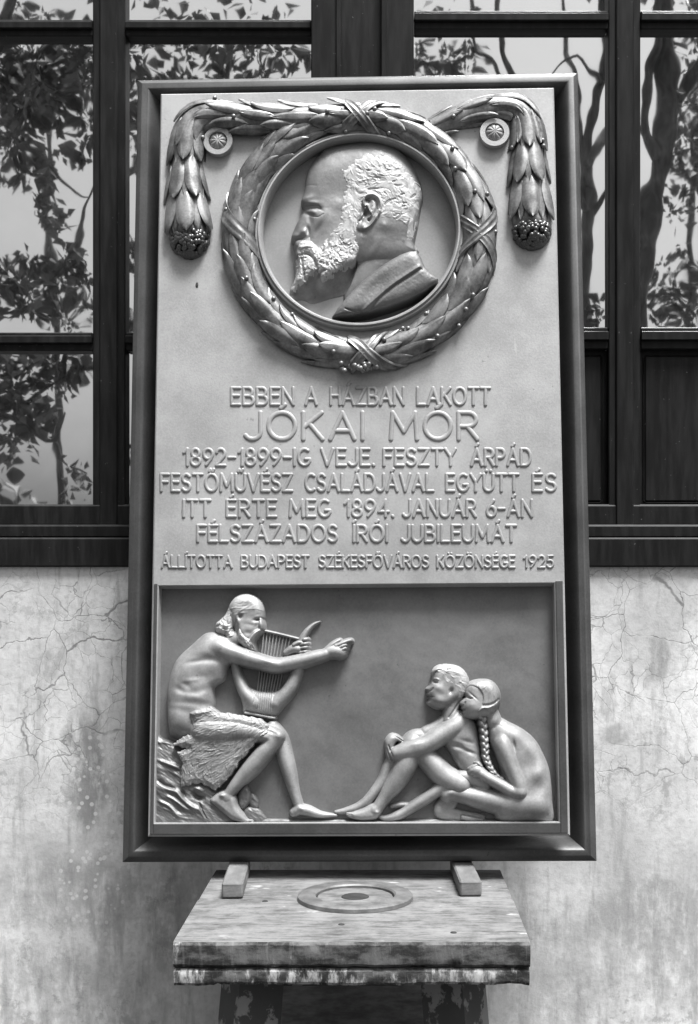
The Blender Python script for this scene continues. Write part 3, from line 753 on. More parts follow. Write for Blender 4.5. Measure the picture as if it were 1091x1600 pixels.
# near shin
f.limb(I_([(740, 290, 7, 15), (715, 400, 8, 17.2), (665, 500, 8, 17), (590, 630, 8, 14.4), (500, 755, 8, 10), (430, 850, 8, 8.4), (400, 880, 8, 8.4)]), .62, 2, 1.7)
f.poly(I_([(128, 912), (190, 900), (300, 860), (380, 820), (460, 830), (470, 890), (430, 950), (390, 975), (280, 985), (190, 965), (140, 940)]), 6, 7.5, 9, 3, 1.9)
f.bump(*I_([(425, 905)])[0], 3.4, 3, 0, 2)
for k in range(4): f.line(I_([(130 + 14 * k, 920 + 13 * k), (175 + 12 * k, 918 + 10 * k)]), .7, -1.2)
# torso
f.poly([(700, 1110), (716, 1108), (733, 1117), (744, 1132), (748, 1155), (752, 1180), (756, 1205), (740, 1222), (722, 1206), (706, 1180), (692, 1158), (690, 1136)], 4, 12, 22, 2)
# neck
f.limb(G_([(500, 470, 5, 12), (450, 600, 5.5, 11.5), (430, 720, 5, 12.5)]), .62, 3)
f.line(G_([(530, 520), (470, 620), (420, 690)]), 1.5, -1.5)
for (x, y, rx_, ry_, an, am) in ((620, 950, 90, 22, 14, -2.2), (600, 1010, 70, 18, 24, 1.6), (650, 1060, 90, 18, 20, -2.0), (560, 1060, 60, 60, 40, -2.6), (500, 990, 120, 26, 10, -4.2)):
    x, y = G_([(x, y)])[0]; f.bump(x, y, rx_ / 6.819, ry_ / 6.819 * 1.2, an, am * .7)
# far shoulder
f.limb(G_([(380, 720, 4, 9), (280, 790, 4, 9), (180, 850, 4, 10)]), .6, 1)
# near arm round the knees
f.limb(G_([(560, 720, 3, 16), (470, 795, 7, 16.5), (330, 880, 10, 15.5)]) + I_([(900, 255, 12, 14.6), (780, 300, 12.5, 15.2), (680, 330, 12.5, 13.6), (610, 345, 12, 11.6)]), .66, 1.5, 1.9)
f.bump(*I_([(760, 250)])[0], 16, 5, -10, 1.4)
# far hand clasping the near wrist
f.poly(I_([(496, 300), (498, 220), (545, 163), (600, 165), (640, 190), (672, 225), (650, 238), (610, 232), (585, 270), (572, 330), (585, 410), (570, 432), (530, 410), (508, 370)]), 7, 8.5, 8, 1.5, 1.9)
for q in ([(510, 300), (540, 380), (565, 415)], [(530, 270), (560, 350), (585, 395)], [(590, 180), (630, 205), (665, 228)]): f.line(I_(q), .9, -1.7)
# head
f.poly(G_([(244, 240), (250, 190), (300, 145), (370, 128), (450, 128), (530, 152), (595, 215), (628, 300), (610, 400), (580, 470), (500, 530), (420, 580), (340, 600), (280, 595), (220, 562), (192, 535), (216, 500), (205, 482), (212, 465), (188, 442), (198, 412), (176, 384), (216, 345), (238, 290)]), 6, 12, 13, 2)
for (x, y, rx_, ry_, an, am) in ((264, 312, 24, 13, 35, -3.4), (300, 375, 50, 32, 20, 1.6), (330, 545, 90, 16, 14, -1.8), (226, 470, 26, 7, 8, -2.4), (214, 425, 12, 14, 0, -1.0), (330, 450, 50, 34, 0, -1.2), (350, 300, 26, 50, 20, -1.2), (225, 395, 9, 14, 30, -1.2)):
    x, y = G_([(x, y)])[0]; f.bump(x, y, max(rx_ / 6.819, 1.3), max(ry_ / 6.819, 1.3), an, am * .65)
f.poly(G_([(395, 455), (400, 400), (430, 355), (470, 350), (492, 385), (480, 430), (445, 462), (410, 470)]), 15, 4, 3, .5, 2.5); f.bump(*G_([(440, 410)])[0], 3, 4.5, 20, -3.2); f.line(G_([(186, 460), (240, 472)]), 1.0, -2.2); f.line(G_([(236, 300), (270, 318), (305, 322)]), 1.3, -2.2, taper=True); f.line(G_([(240, 285), (280, 280), (320, 296)]), 1.3, 1.2, taper=True); f.line(G_([(215, 412), (238, 402), (248, 380)]), 1.0, -1.4)
youth = f.build('youth', M['figure'], plaque, OFFP, 7)
h = f.copy(); hq = G_([(240, 245), (236, 200), (262, 150), (320, 120), (430, 118), (535, 146), (605, 212), (638, 300), (615, 400), (585, 460), (520, 480), (500, 400), (460, 345), (400, 340), (360, 300), (345, 270), (320, 220), (280, 205)])
w_, Dh = h.sd(hq); H = np.full(h.H.shape, -9.); H[w_] = np.where(Dh > 0, h.H[w_] * .72 + 4.6 + np.minimum(Dh, 3) * .35, np.minimum(h.H[w_], 7) - 2 + 2.0 * Dh); h.H = H
h.strands(hq, 90, lambda x, y: .15 + (y - 1050) * .02, 14, .95, .38, 14, .5); h.bump(*G_([(280, 190)])[0], 5, 4, -30, 2.2); h.line(G_([(270, 215), (300, 190), (330, 190)]), 1, -1.8)
h.build('hair', M['fighair'], youth, OFFP, 7)

# ---- girl
f = Fld(586, 1055, 870, 1292, ST)
# far leg
f.limb(J_([(420, 560, 4, 15), (320, 520, 5, 14), (200, 525, 5.5, 12.6), (60, 600, 6, 10.2)]) + I_([(900, 765, 6, 8.8), (740, 865, 6, 7.6), (640, 925, 6, 7.4), (560, 955, 6, 5.8), (490, 962, 5, 4.2), (440, 948, 4, 2.6)]), .66, 1)
f.limb(I_([(560, 850, 2, 4), (640, 836, 3, 4.4), (710, 835, 2, 3.6)]), .8, 0)
# folded lower leg of the near side and its foot
f.limb(J_([(120, 720, 2, 14), (60, 800, 2, 13), (200, 840, 2, 9), (400, 860, 2, 6)]), .3, 2)
f.limb(J_([(235, 855, 5, 4), (300, 868, 5, 4.4), (400, 882, 4, 2.8)]), .7, 1)
# back and torso
f.poly(J_([(430, 25), (540, 2), (640, 48), (760, 113), (860, 203), (925, 320), (972, 440), (994, 580), (1002, 720), (1002, 892), (820, 900), (560, 895), (500, 790), (540, 640), (560, 520), (540, 400), (500, 300), (455, 180)]), 4, 17, 30, 2, 2.0)
f.limb(G_([(840, 600, 9, 12), (880, 720, 8, 14)]), .6, 4)
for (x, y, rx_, ry_, an, am) in ((800, 400, 70, 110, 20, -3.6), (870, 600, 80, 60, -20, -3.0), (880, 480, 70, 50, -30, 2.0), (690, 150, 70, 60, 40, 2.0), (665, 240, 14, 40, -10, -3.0), (790, 260, 50, 90, -30, 1.4), (860, 740, 120, 70, 0, 2.2), (930, 650, 30, 120, 0, .8), (560, 450, 30, 90, -15, -4)):
    x, y = J_([(x, y)])[0]; f.bump(x, y, rx_ / 5.455, ry_ / 5.455, an, am * .75)
# near thigh
f.limb(J_([(860, 760, 0, 26), (720, 745, 1, 25), (500, 715, 3, 20.5), (300, 672, 6, 15.6), (160, 650, 7, 12), (105, 668, 7, 11)]), .66, 5, 1.9)
f.bump(*J_([(130, 640)])[0], 8, 6, 0, 1.6)
# near arm
f.limb(J_([(570, 160, 5.0, 14), (575, 230, 11.0, 15.5), (610, 330, 16.0, 13.8), (655, 450, 16.5, 12.8), (700, 560, 17.0, 12.6), (715, 640, 17.0, 12.2)]), .7, 2, 1.9)
f.limb(J_([(715, 640, 17.0, 12), (650, 628, 17.5, 10.6), (560, 580, 17.5, 9.4), (470, 530, 17.5, 8.6), (400, 490, 17.5, 8)]), .72, 3, 1.9)
f.limb(J_([(410, 490, 17.0, 8.2), (360, 460, 17.0, 9.2), (320, 450, 16.0, 7.6)]), .6, 3, 1.9)
for q in ([(350, 410, 18.0, 3.2), (320, 425, 18.5, 3.0), (285, 440, 16.0, 2.5)], [(345, 440, 19.0, 3.0), (310, 455, 19.0, 2.9), (285, 468, 16.0, 2.4)], [(350, 470, 19.0, 3.0), (322, 482, 18.5, 2.8), (300, 490, 16.0, 2.3)], [(365, 495, 18.0, 2.8), (340, 502, 18.0, 2.6), (322, 508, 16.0, 2.2)], [(385, 420, 18.0, 3.0), (360, 395, 18.5, 2.8), (335, 390, 16.0, 2.2)]): f.limb(J_(q), .85, .6)
# head
f.poly(G_([(604, 372), (640, 322), (720, 294), (830, 292), (900, 330), (948, 400), (960, 480), (945, 560), (900, 630), (850, 680), (760, 695), (680, 706), (600, 695), (566, 682), (572, 655), (562, 640), (568, 615), (550, 592), (556, 572), (532, 548), (545, 520), (580, 490), (596, 470), (590, 430)]), 15, 12, 15, 2, 2.2)
for (x, y, rx_, ry_, an, am) in ((628, 480, 30, 9, 24, -3.0), (668, 462, 60, 10, 42, -1.5), (582, 540, 9, 22, 20, -1.4), (650, 560, 56, 40, 0, 1.4), (576, 606, 24, 7, 8, -2.6), (690, 650, 60, 30, -20, -1.4), (572, 575, 10, 8, 0, -1.0)):
    x, y = G_([(x, y)])[0]; f.bump(x, y, max(rx_ / 6.819, 1.3), max(ry_ / 6.819, 1.3), an, am * .65)
f.line(G_([(604, 482), (640, 492), (668, 486)]), 1.2, -2.4, taper=True); f.line(G_([(556, 602), (592, 610)]), 1.0, -2.4); f.line(G_([(556, 562), (580, 556), (588, 530)]), 1.0, -1.4)
girl = f.build('girl', M['figure'], plaque, OFFP, 8)
h = f.copy(); hq = G_([(604, 380), (640, 318), (720, 288), (832, 286), (905, 326), (955, 396), (968, 480), (952, 562), (905, 636), (840, 640), (790, 600), (720, 640), (745, 580), (770, 520), (768, 460), (740, 405), (690, 368), (640, 356)])
w_, Dh = h.sd(hq); H = np.full(h.H.shape, -9.); H[w_] = np.where(Dh > 0, h.H[w_] + np.minimum(Dh, 2.2) * .6, np.minimum(h.H[w_], 9) - 2 + 2.0 * Dh); h.H = H
h.strands(hq, 70, lambda x, y: 1.9 - (y - 1060) * .012 if x < 765 else 1.4, 18, .8, .28, 24, .3)
h.line(G_([(760, 560), (820, 560), (890, 540), (940, 500)]), 1.4, -2.2); h.line(G_([(720, 650), (760, 600), (830, 590), (880, 570)]), 2.2, 2.0)
# braid: overlapping strands
bl = [(740, 640), (770, 690), (780, 760), (790, 830), (795, 900), (800, 970), (808, 1050)]
bpts = np.array(cr([p for p in G_(bl)] + J_([(425, 330), (450, 400), (490, 470), (540, 520), (590, 540)]), 12)); seg = np.cumsum(np.r_[0, np.hypot(*np.diff(bpts, axis=0).T)])
s0 = 0; k = 0
while s0 < seg[-1] - 2:
    q = [np.array([np.interp(s0 + d, seg, bpts[:, i]) for i in (0, 1)]) for d in (-4.5, 0, 6.5)]
    t = q[2] - q[0]; t /= np.hypot(*t); nn = np.array([-t[1], t[0]]) * (1 if k % 2 else -1); fr = 1 - .45 * s0 / seg[-1]
    pts = [tuple(q[0] + nn * 4.6 * fr) + (16, 2.2 * fr), tuple(q[1] + nn * 2.6 * fr) + (18, 3.8 * fr), tuple(q[2] - nn * 1.6 * fr) + (16.5, 2.4 * fr)]
    h.limb(pts, .9, .3, 2.0); s0 += 6.2 * fr; k += 1
h.build('hair', M['figure'], girl, OFFP, 9)
UREL = .00182; KL, ZL, HL = 1., 1., 1.
# ------------------------------------------------------------------ portrait medallion
RECESS = .036; OFFD = -DEL + RECESS
mc = (561.5, 361.5)
mx, mz = MCX, MCZ
b = MB(); b.lathe([(0, -RECESS), (.97, -RECESS)], (mx, -DEL, mz), 'y', 128, RXm, RZm)
medal = b.build('medallion', M['disc'], plaque)
b = MB(); b.lathe([(.940, -RECESS - .002), (.930, -RECESS + .006), (.925, -.004), (.927, .010), (.935, .018), (.948, .0225), (.962, .0225), (.968, .018), (.972, .0155), (.982, .0175), (.992, .0165), (1.0, .011), (1.003, -.002)], (mx, -DEL, mz), 'y', 160, RXm, RZm)
soft(b.build('rim', M['plate'], medal), 30)
Q1 = lambda p: zz(440, 210, 8.392, p)
Q2 = lambda p: zz(440, 350, 7.273, p)
Q3 = lambda p: zz(540, 210, 7.273, p)
Q0 = lambda p: zz(390, 200, 3.209, p)
f = Fld(444, 212, 692, 502, .62)
head = Q1([(600, 150), (480, 258), (395, 350), (338, 450), (312, 560), (298, 690), (268, 790), (254, 845), (264, 905), (282, 960)]) + [(468, 338)] + \
    Q2([(160, -10), (112, 100), (108, 150), (124, 188), (165, 220), (150, 265), (155, 330), (172, 390), (165, 470), (160, 560), (160, 640)]) + \
    [(474, 446), (500, 446), (530, 436), (556, 412), (575, 405), (610, 402), (645, 392)] + Q3([(775, 1230), (800, 1100), (822, 1000), (845, 850), (872, 710), (872, 620), (832, 470), (762, 340), (665, 208), (560, 120), (420, 70), (250, 60), (100, 72)])
f.poly(head, 6, 21, 52, 2, 2.2)
# skull roundness and face planes
for (x, y, rx_, ry_, an, am) in ((505, 275, 26, 34, 10, 2.2), (590, 255, 70, 26, 0, 1.5), (520, 300, 18, 22, 10, -1.6), (479, 312, 10, 5, -10, 2.6), (484, 318, 12, 3, 8, 1.6), (489, 326.5, 13, 3.0, 8, -3.6), (487, 333, 9, 3.4, 20, 1.8), (486, 322.8, 10, 1.5, 4, -2.0), (500, 329, 6, 2, 40, -1.8),
                                 (485, 345, 5, 13, -8, -2.2), (487, 338, 9, 2.2, 25, -1.2), (478, 332, 5, 5, 0, -2.6), (468, 350, 6, 14, 18, 1.4), (474, 364, 6, 5, -20, 3.0), (482, 362, 3, 7, -10, -2.8), (463, 369, 6, 5, 0, 1.8), (468, 374, 8, 2.0, -6, -3.2), (507, 345, 20, 12, -40, 3.0), (500, 360, 22, 5, -58, -2.2), (527, 322, 12, 10, 0, 1.6), (600, 380, 34, 14, -20, -1.8), (640, 372, 8, 18, 10, -1.2), (598, 366, 12, 9, 0, -1.8)):
    f.bump(x, y, rx_, ry_, an, am)
f.line(Q1([(330, 935), (400, 940), (480, 955), (520, 1000)]), .9, -1.8, taper=True); f.line([(489, 341), (498, 343), (506, 339)], 1, -.8); f.line([(470, 291), (482, 290), (494, 293)], 1.6, -.3)
# neck tendons
f.line([(566, 376), (558, 410), (548, 440)], 6, 2.2); f.line([(600, 356), (590, 385), (566, 420)], 5, 1.4)
f.poly([(556, 376), (600, 352), (646, 378), (650, 396), (600, 430), (560, 462), (538, 466), (540, 440), (552, 410)], 2, 13, 34, 12)
# jaw and beard mass
BF = Q2([(170, 240), (158, 330), (172, 400), (160, 560), (160, 640), (75, 782), (118, 848), (230, 832), (340, 876), (450, 850), (560, 815), (690, 780), (760, 700), (820, 560), (870, 400), (860, 250), (800, 180), (600, 120), (400, 150), (260, 190)])
BL = Q2([(185, 240), (175, 330), (200, 420), (200, 560), (165, 680), (260, 700), (320, 620), (410, 575), (470, 635), (600, 585), (700, 505), (830, 435), (868, 330), (872, 250), (800, 170), (640, 100), (460, 160), (300, 200)])
DF = f.full(BF); DL = f.full(BL); tt = np.clip(DF / np.maximum(DF - np.minimum(DL, 0), 1e-3), 0, 1)
ww = np.clip((f.Y - 374) / 40, 0, 1); ww = ww * ww * (3 - 2 * ww)
hb = np.where(DL > 0, np.maximum(f.H, 12) * (1 - ww) + ww * 23 + 6. * ww * np.sqrt(1 - (1 - np.clip(DL / 14, 0, 1)) ** 2), np.where(DF > 0, 1 + 22 * tt ** 2.0, -9))
cutm = (DF > 0) & (DL <= 0) & (f.Y > 408)
f.H = np.where(cutm, hb, np.where(DL > 0, np.maximum(f.H, hb), f.H))
# mustache and chin tuft
f.limb(Q2([(200, 235, 19, 5.5), (260, 270, 21.5, 7.5), (340, 310, 23, 8), (400, 380, 23, 7), (430, 470, 22, 4.5)]), .5, 7)
f.limb(Q2([(195, 430, 15, 5), (205, 540, 15, 5.5), (190, 640, 13, 6), (140, 730, 10, 5.5)]), .5, 6)
f.limb(Q2([(300, 420, 18, 7), (320, 520, 18, 9), (310, 600, 16, 7.5)]), .5, 6)
f.line(Q2([(215, 375), (270, 368), (330, 385), (385, 450), (400, 520)]), 1.8, -4.2); f.line(Q2([(235, 420), (250, 540), (270, 660)]), 1.6, -4.0)
wb = f.win(440, 372, 560, 480); keepH = f.H.copy(); f.blur(3); B_H = f.H; f.H = keepH; f.H[wb] = B_H[wb]
portrait = None
fskin = f
# ear
E0 = Q3([(150, 1000), (170, 930), (205, 870), (188, 800), (215, 735), (280, 703), (350, 713), (405, 755), (430, 830), (412, 920), (375, 990), (305, 1080), (225, 1138), (150, 1132), (122, 1100)])
f.poly(E0, 24, 5, 5, 1, 2.6)
f.line(Q3([(215, 850), (205, 790), (240, 738), (300, 722), (360, 745), (400, 810), (395, 900), (350, 990), (290, 1070), (220, 1115)]), 1.9, 3.0)
f.line(Q3([(245, 765), (300, 760), (350, 800), (355, 880), (310, 960), (270, 1010)]), 1.9, -4.2)
f.line(Q3([(250, 850), (280, 910), (300, 950), (270, 990)]), 1.5, 3.4); f.bump(*Q3([(225, 930)])[0], 4.0, 6, 20, -7); f.bump(*Q3([(260, 790)])[0], 4, 4, 0, -4); f.line(Q3([(165, 1000), (200, 940), (225, 880)]), 1.6, 2.0); f.bump(*Q3([(205, 1085)])[0], 5, 5, 0, 1.8); f.bump(*Q3([(185, 1000)])[0], 3, 5, 20, -3)
f.H += np.where(f.H > 3, vnoise(f.X, f.Y, 7, 2, 3) * .35, 0)
portrait = f.build('portrait_head', M['skin'], plaque, OFFD, 16)
# hair, whiskers and beard: curls over the head's own surface
hairp = Q1([(805, 515), (900, 470), (980, 370), (1060, 330)]) + Q3([(250, 245), (420, 250), (560, 300), (640, 370), (710, 460), (775, 520), (850, 570), (876, 640), (870, 720), (848, 850), (824, 990), (800, 1110), (760, 1200), (700, 1190), (690, 1090), (640, 1020), (560, 1000), (480, 985), (400, 980), (330, 1000), (300, 900), (320, 780), (250, 740), (190, 800), (170, 930), (130, 1060), (110, 1200)]) + \
    Q2([(830, 180), (880, 260), (870, 360), (830, 450), (740, 510), (600, 600), (460, 645), (405, 570), (330, 620), (260, 690), (160, 760), (120, 720), (165, 600), (172, 480), (180, 380), (165, 300), (200, 215), (300, 170), (400, 260), (460, 330), (480, 250), (540, 190), (620, 90), (700, 20)]) + Q1([(790, 1130), (800, 1040), (830, 900), (835, 800), (880, 690), (830, 640)])
h = f.copy(); w_, Dh = h.sd(hairp, smooth=False, pad=10)
wob = vnoise(h.X[w_], h.Y[w_], 5, 77, 3) * 11; Dw = Dh + wob * np.clip(1.1 - np.abs(Dh) / 9, 0, 1)
H = np.full(h.H.shape, -9.); H[w_] = np.where(Dw > 0, h.H[w_] + np.minimum(Dw, 6) * .12 + .05, h.H[w_] - .2 + 1.2 * np.minimum(Dw, 0)); h.H = H
def flow(x, y):
    if x < 500 and y > 372: return 1.7
    if y > 345 and x < 566: return 1.9 + .5 * math.sin(x * .12)
    if x < 556: return 1.5
    return .25 + .7 * math.sin(y * .11 + x * .05) + (.9 if x > 628 else 0)
h.strands(hairp, 110, flow, 20, 2.6, .6, 41, .9)
h.strands(hairp, 520, flow, 13, .95, .48, 42, .9)
h.strands(Q2([(180, 260), (200, 560), (120, 780), (330, 860), (560, 800), (700, 600), (860, 380), (840, 200), (640, 120), (400, 240)]), 260, lambda x, y: 1.75 + .35 * math.sin(x * .2), 15, 1.1, .75, 45, 1.0)
for q, a in (([(700, 230), (725, 265), (760, 275), (812, 250)], -3.2), ([(725, 362), (770, 368), (805, 385)], -3.0), ([(660, 272), (690, 268), (720, 265)], -2.2), ([(690, 195), (700, 230)], -2), ([(800, 310), (830, 340), (828, 380)], -2.2), ([(600, 500), (620, 460), (650, 470)], -4), ([(440, 600), (480, 560), (520, 560)], -4.5), ([(430, 470), (470, 475), (490, 500)], -3.5), ([(510, 450), (520, 500), (550, 500)], -3), ([(330, 180), (380, 230), (430, 260)], -2.0), ([(220, 300), (300, 290), (380, 300)], 1.6), ([(480, 260), (500, 280), (480, 330)], 2.6), ([(530, 230), (545, 280), (520, 330)], -2)):
    h.line(Q2(q), 1.3, a, taper=True)
for q, a in (([(245, 665), (300, 655), (390, 650)], -3.0), ([(530, 580), (570, 560)], -2.4), ([(550, 605), (600, 615), (650, 600)], -2.4), ([(440, 840), (490, 790), (580, 760)], -3), ([(735, 745), (780, 705), (800, 690)], -3.4), ([(400, 985), (480, 990), (570, 985), (620, 950), (640, 900)], -2.6), ([(650, 810), (700, 800)], -2), ([(640, 850), (680, 835)], -2.2), ([(500, 1040), (540, 1045), (555, 1075)], -1.6), ([(500, 1130), (550, 1130)], -1.8), ([(620, 720), (680, 695)], -1.8), ([(240, 450), (300, 450)], -1.5), ([(780, 540), (850, 590), (850, 650)], 2.2), ([(740, 960), (700, 1060), (690, 1150)], -2.5), ([(800, 900), (780, 1000), (770, 1100)], -2.0)):
    h.line(Q3(q), 1.1, a, taper=True)
h.build('hair_and_beard', M['hair'], portrait, OFFD, 16)
# coat and collar, cut off obliquely at the foot
f = Fld(508, 380, 694, 502, .62)
f.poly(Q0([(412, 942), (440, 900), (480, 850), (560, 768), (620, 715), (690, 668), (750, 632), (800, 613), (838, 610), (858, 640), (880, 690), (915, 728), (946, 750), (940, 765), (880, 812), (800, 852), (700, 888), (600, 917), (500, 934)]), 30, 9, 16, 0, 9.0, smooth=False)
f.line(Q0([(565, 925), (620, 870), (700, 800), (780, 745), (850, 700)]), 3.0, 2.4); f.line(Q0([(590, 925), (650, 862), (730, 795), (800, 750), (860, 710)]), 2.4, -1.6)
f.line(Q0([(480, 905), (520, 918), (560, 922)]), 1.2, -1.8)
f.bump(*Q0([(640, 790)])[0], 30, 12, -38, -2.0); f.H += np.where(f.H > 3, vnoise(f.X, f.Y, 3, 8, 2) * .35, 0)
f.build('coat_collar', M['coat'], portrait, OFFD, 36)
# ------------------------------------------------------------------ laurel wreath, garlands, rosettes
OFW = -DEL + .001
def path3(pts, n=260):
    P = cr(pts, 14); x, z = P2L(P[:, 0], P[:, 1], -DEL - .022); Q = np.stack([x, z], 1)
    s = np.r_[0, np.cumsum(np.hypot(*np.diff(Q, axis=0).T))]; t = np.linspace(0, s[-1], n)
    Q = np.stack([np.interp(t, s, Q[:, i]) for i in (0, 1)], 1); return Q, s[-1]
class Tube:
    def __init__(s, pts, rad, kz=.80):      # rad: list of (fraction, metres)
        s.Q, s.L = path3(pts); s.kz = kz; s.rf = [r[0] for r in rad]; s.rv = [r[1] for r in rad]
        T = np.gradient(s.Q, axis=0); s.T = T / np.hypot(T[:, 0], T[:, 1])[:, None]
    def at(s, d, phi, k=1., add=0.):
        f = np.clip(d / s.L, -.05, 1.05); i = f * (len(s.Q) - 1); i0 = np.clip(np.floor(i).astype(int), 0, len(s.Q) - 2); t = i - i0
        Q = s.Q[i0] * (1 - t)[..., None] + s.Q[i0 + 1] * t[..., None]; T = s.T[i0] * (1 - t)[..., None] + s.T[i0 + 1] * t[..., None]
        r = np.interp(f, s.rf, s.rv) * k + add; N = np.stack([-T[..., 1], T[..., 0]], -1)
        c = np.cos(phi)[..., None] * r[..., None]; return np.stack([Q[..., 0] + N[..., 0] * c[..., 0], OFW - np.sin(phi) * r * s.kz, Q[..., 1] + N[..., 1] * c[..., 0]], -1)
    def core(s, mb, k=.9, n=20, m=120):
        d = np.linspace(0, s.L, m)[:, None] + np.zeros((1, n)); ph = np.linspace(-.12, math.pi + .12, n)[None] + np.zeros((m, 1))
        V = s.at(d, ph, k).reshape(-1, 3); mb.add(V, [(i * n + j, i * n + j + 1, (i + 1) * n + j + 1, (i + 1) * n + j) for i in range(m - 1) for j in range(n - 1)])
    def leaf(s, mb, d0, ph0, ln, wphi, rs, lift=.20, k0=.93, rev=False):
        nu, nv = 7, 12; v = np.linspace(-1, 1, nu)[None]; t = np.linspace(0, 1, nv)[:, None]
        sh = (t ** .55) * np.clip(1 - t, 0, 1) ** .72 * 1.95; sh = np.minimum(sh, 1.0) + .02
        skew = rs.uniform(-.10, .10)
        d = d0 + (ln * t * (-1 if rev else 1)) + 0 * v; ph = ph0 + wphi * sh * v + skew * t
        k = k0 + lift * (t ** 1.6) + .10 * np.sin(np.pi * np.clip(t, 0, 1)) * (1 - v * v * .9) - .055 * np.exp(-(v / .16) ** 2) * (t < .93) + .02 * rs.uniform(-1, 1) - .05 * v * v + .016 * np.sin(26 * (t - .45 * np.abs(v))) * (1 - t) * np.clip(t * 5, 0, 1)
        V = s.at(d, ph, k + 0 * v).reshape(-1, 3); fs = [(i * nu + j, i * nu + j + 1, (i + 1) * nu + j + 1, (i + 1) * nu + j) for i in range(nv - 1) for j in range(nu - 1)]
        # give the leaf thickness: a lower sheet
        V2 = s.at(d, ph, k - .05 + 0 * v).reshape(-1, 3); o = nu * nv; fl = [tuple(q + o for q in reversed(x)) for x in fs]
        rim = list(range(nu)) + [i * nu + nu - 1 for i in range(1, nv)] + [(nv - 1) * nu + j for j in range(nu - 2, -1, -1)] + [i * nu for i in range(nv - 2, 0, -1)]
        side = [(rim[i], rim[(i + 1) % len(rim)], rim[(i + 1) % len(rim)] + o, rim[i] + o) for i in range(len(rim))]
        mb.add(np.r_[V, V2], fs + fl + side)
    def leaves(s, mb, sp, ln, seed, d0=0., d1=None, w=.40, lift=.20, odd=(28, 90, 152), even=(-2, 60, 120, 182), rev=False):
        rs = random.Random(seed); d1 = s.L - ln * .9 if d1 is None else d1; n = max(2, int((d1 - d0) / sp)); rows = [d0 + (d1 - d0) * i / (n - 1) for i in range(n)]
        for i, d in enumerate(rows if not rev else rows):
            for a in (odd if i % 2 == 0 else even):
                s.leaf(mb, d + rs.uniform(-.05, .05) * ln, R_(a + rs.uniform(-12, 12)), ln * rs.uniform(.82, 1.18), w * rs.uniform(.8, 1.2), rs, lift * rs.uniform(.4, 1.7))
    def ribbon(s, mb, d, span, wd, sgn, k=1.17, seed=0):
        n, m = 40, 9; ph = np.linspace(-.05, math.pi + .05, n)[:, None]; v = np.linspace(-1, 1, m)[None]
        dd = d + sgn * span * (ph - math.pi / 2) / (math.pi / 2) + v * wd * (1 - .25 * np.sin(ph)); kk = k + .035 * np.cos(v * 7 + sgn) + .012 * np.sin(ph * 5 + v * 3) - .03 * v * v * v * v + (.03 if sgn > 0 else 0)
        V = s.at(dd, ph + 0 * v, kk + 0 * ph).reshape(-1, 3); V2 = s.at(dd, ph + 0 * v, kk - .09 + 0 * ph).reshape(-1, 3); o = n * m
        fs = [(i * m + j, i * m + j + 1, (i + 1) * m + j + 1, (i + 1) * m + j) for i in range(n - 1) for j in range(m - 1)]
        sd = [(i * m, (i + 1) * m, (i + 1) * m + o, i * m + o) for i in range(n - 1)] + [(i * m + m - 1 + o, (i + 1) * m + m - 1 + o, (i + 1) * m + m - 1, i * m + m - 1) for i in range(n - 1)]
        mb.add(np.r_[V, V2], fs + [tuple(q + o for q in x[::-1]) for x in fs] + sd)
RC = (561, 366); RX, RY = 188.5, 185.
def arc(a0, a1, n=14): return [(RC[0] + RX * math.cos(R_(a0 + (a1 - a0) * i / (n - 1))), RC[1] + RY * math.sin(R_(a0 + (a1 - a0) * i / (n - 1)))) for i in range(n)]
rw = .0475
S2 = Tube(arc(-92, 14), [(0, rw), (1, rw)]); S3 = Tube(arc(90, -2), [(0, rw), (1, rw)])
S4 = Tube(arc(89, 262, 20), [(0, rw), (.84, rw), (.93, rw * .74), (1, rw * .7)])
S1 = Tube([(572, 181), (520, 182), (460, 184), (400, 183), (345, 178), (313, 181), (297, 198), (290, 235), (290, 290), (293, 345), (296, 383)], [(0, rw), (.1, rw * 1.08), (.45, rw * 1.08), (.62, rw * 1.02), (.72, rw * 1.02), (.86, .058), (.95, .062), (1, .046)])
S5 = Tube([(676, 196), (712, 180), (752, 168), (788, 163), (815, 172), (826, 205), (827, 260), (830, 320), (832, 366)], [(0, rw * .7), (.18, rw * .88), (.4, rw * .92), (.55, rw * .98), (.8, .056), (.94, .059), (1, .044)])
LN = .132
def drop(t, mb, tips, yend, seed):
    rs = random.Random(seed)
    for i, y in enumerate(tips):
        dt = t.L - (yend - y) * U * 1.04; o = 30 if i % 2 else 0
        for a in (30, 90, 150) if i % 2 else (0, 60, 120, 180): t.leaf(mb, dt - .128, R_(a + rs.uniform(-6, 6)), .128, .44, rs, .10, .88)
        for a in (0, 60, 120, 180) if i % 2 else (-15, 30, 90, 150, 195): t.leaf(mb, dt - .138, R_(a + rs.uniform(-6, 6)), .138 * rs.uniform(.95, 1.0), .60, rs, .26, .96)
mb = MB()
for k, (t, rev, sd) in enumerate(((S2, 0, 3), (S3, 0, 5), (S4, 0, 7))):
    t.core(mb); t.leaves(mb, .058, LN, 10 + k, d0=-.02, w=.58)
wreath = mb.build('wreath', M['leaf'], plaque, fix=True); soft(wreath, 50)
mb = MB(); S1.core(mb); S1.leaves(mb, .054, .118, 21, d0=.0, d1=S1.L * .60, w=.46)
drop(S1, mb, (256, 315, 368), 383, 22)
g1 = mb.build('garland', M['leaf'], plaque); soft(g1, 50)
mb = MB(); S5.core(mb); S5.leaves(mb, .062, .115, 31, d0=-.03, d1=S5.L * .42)
drop(S5, mb, (236, 290, 346), 366, 32)
g2 = mb.build('garland', M['leaf'], plaque); soft(g2, 50)
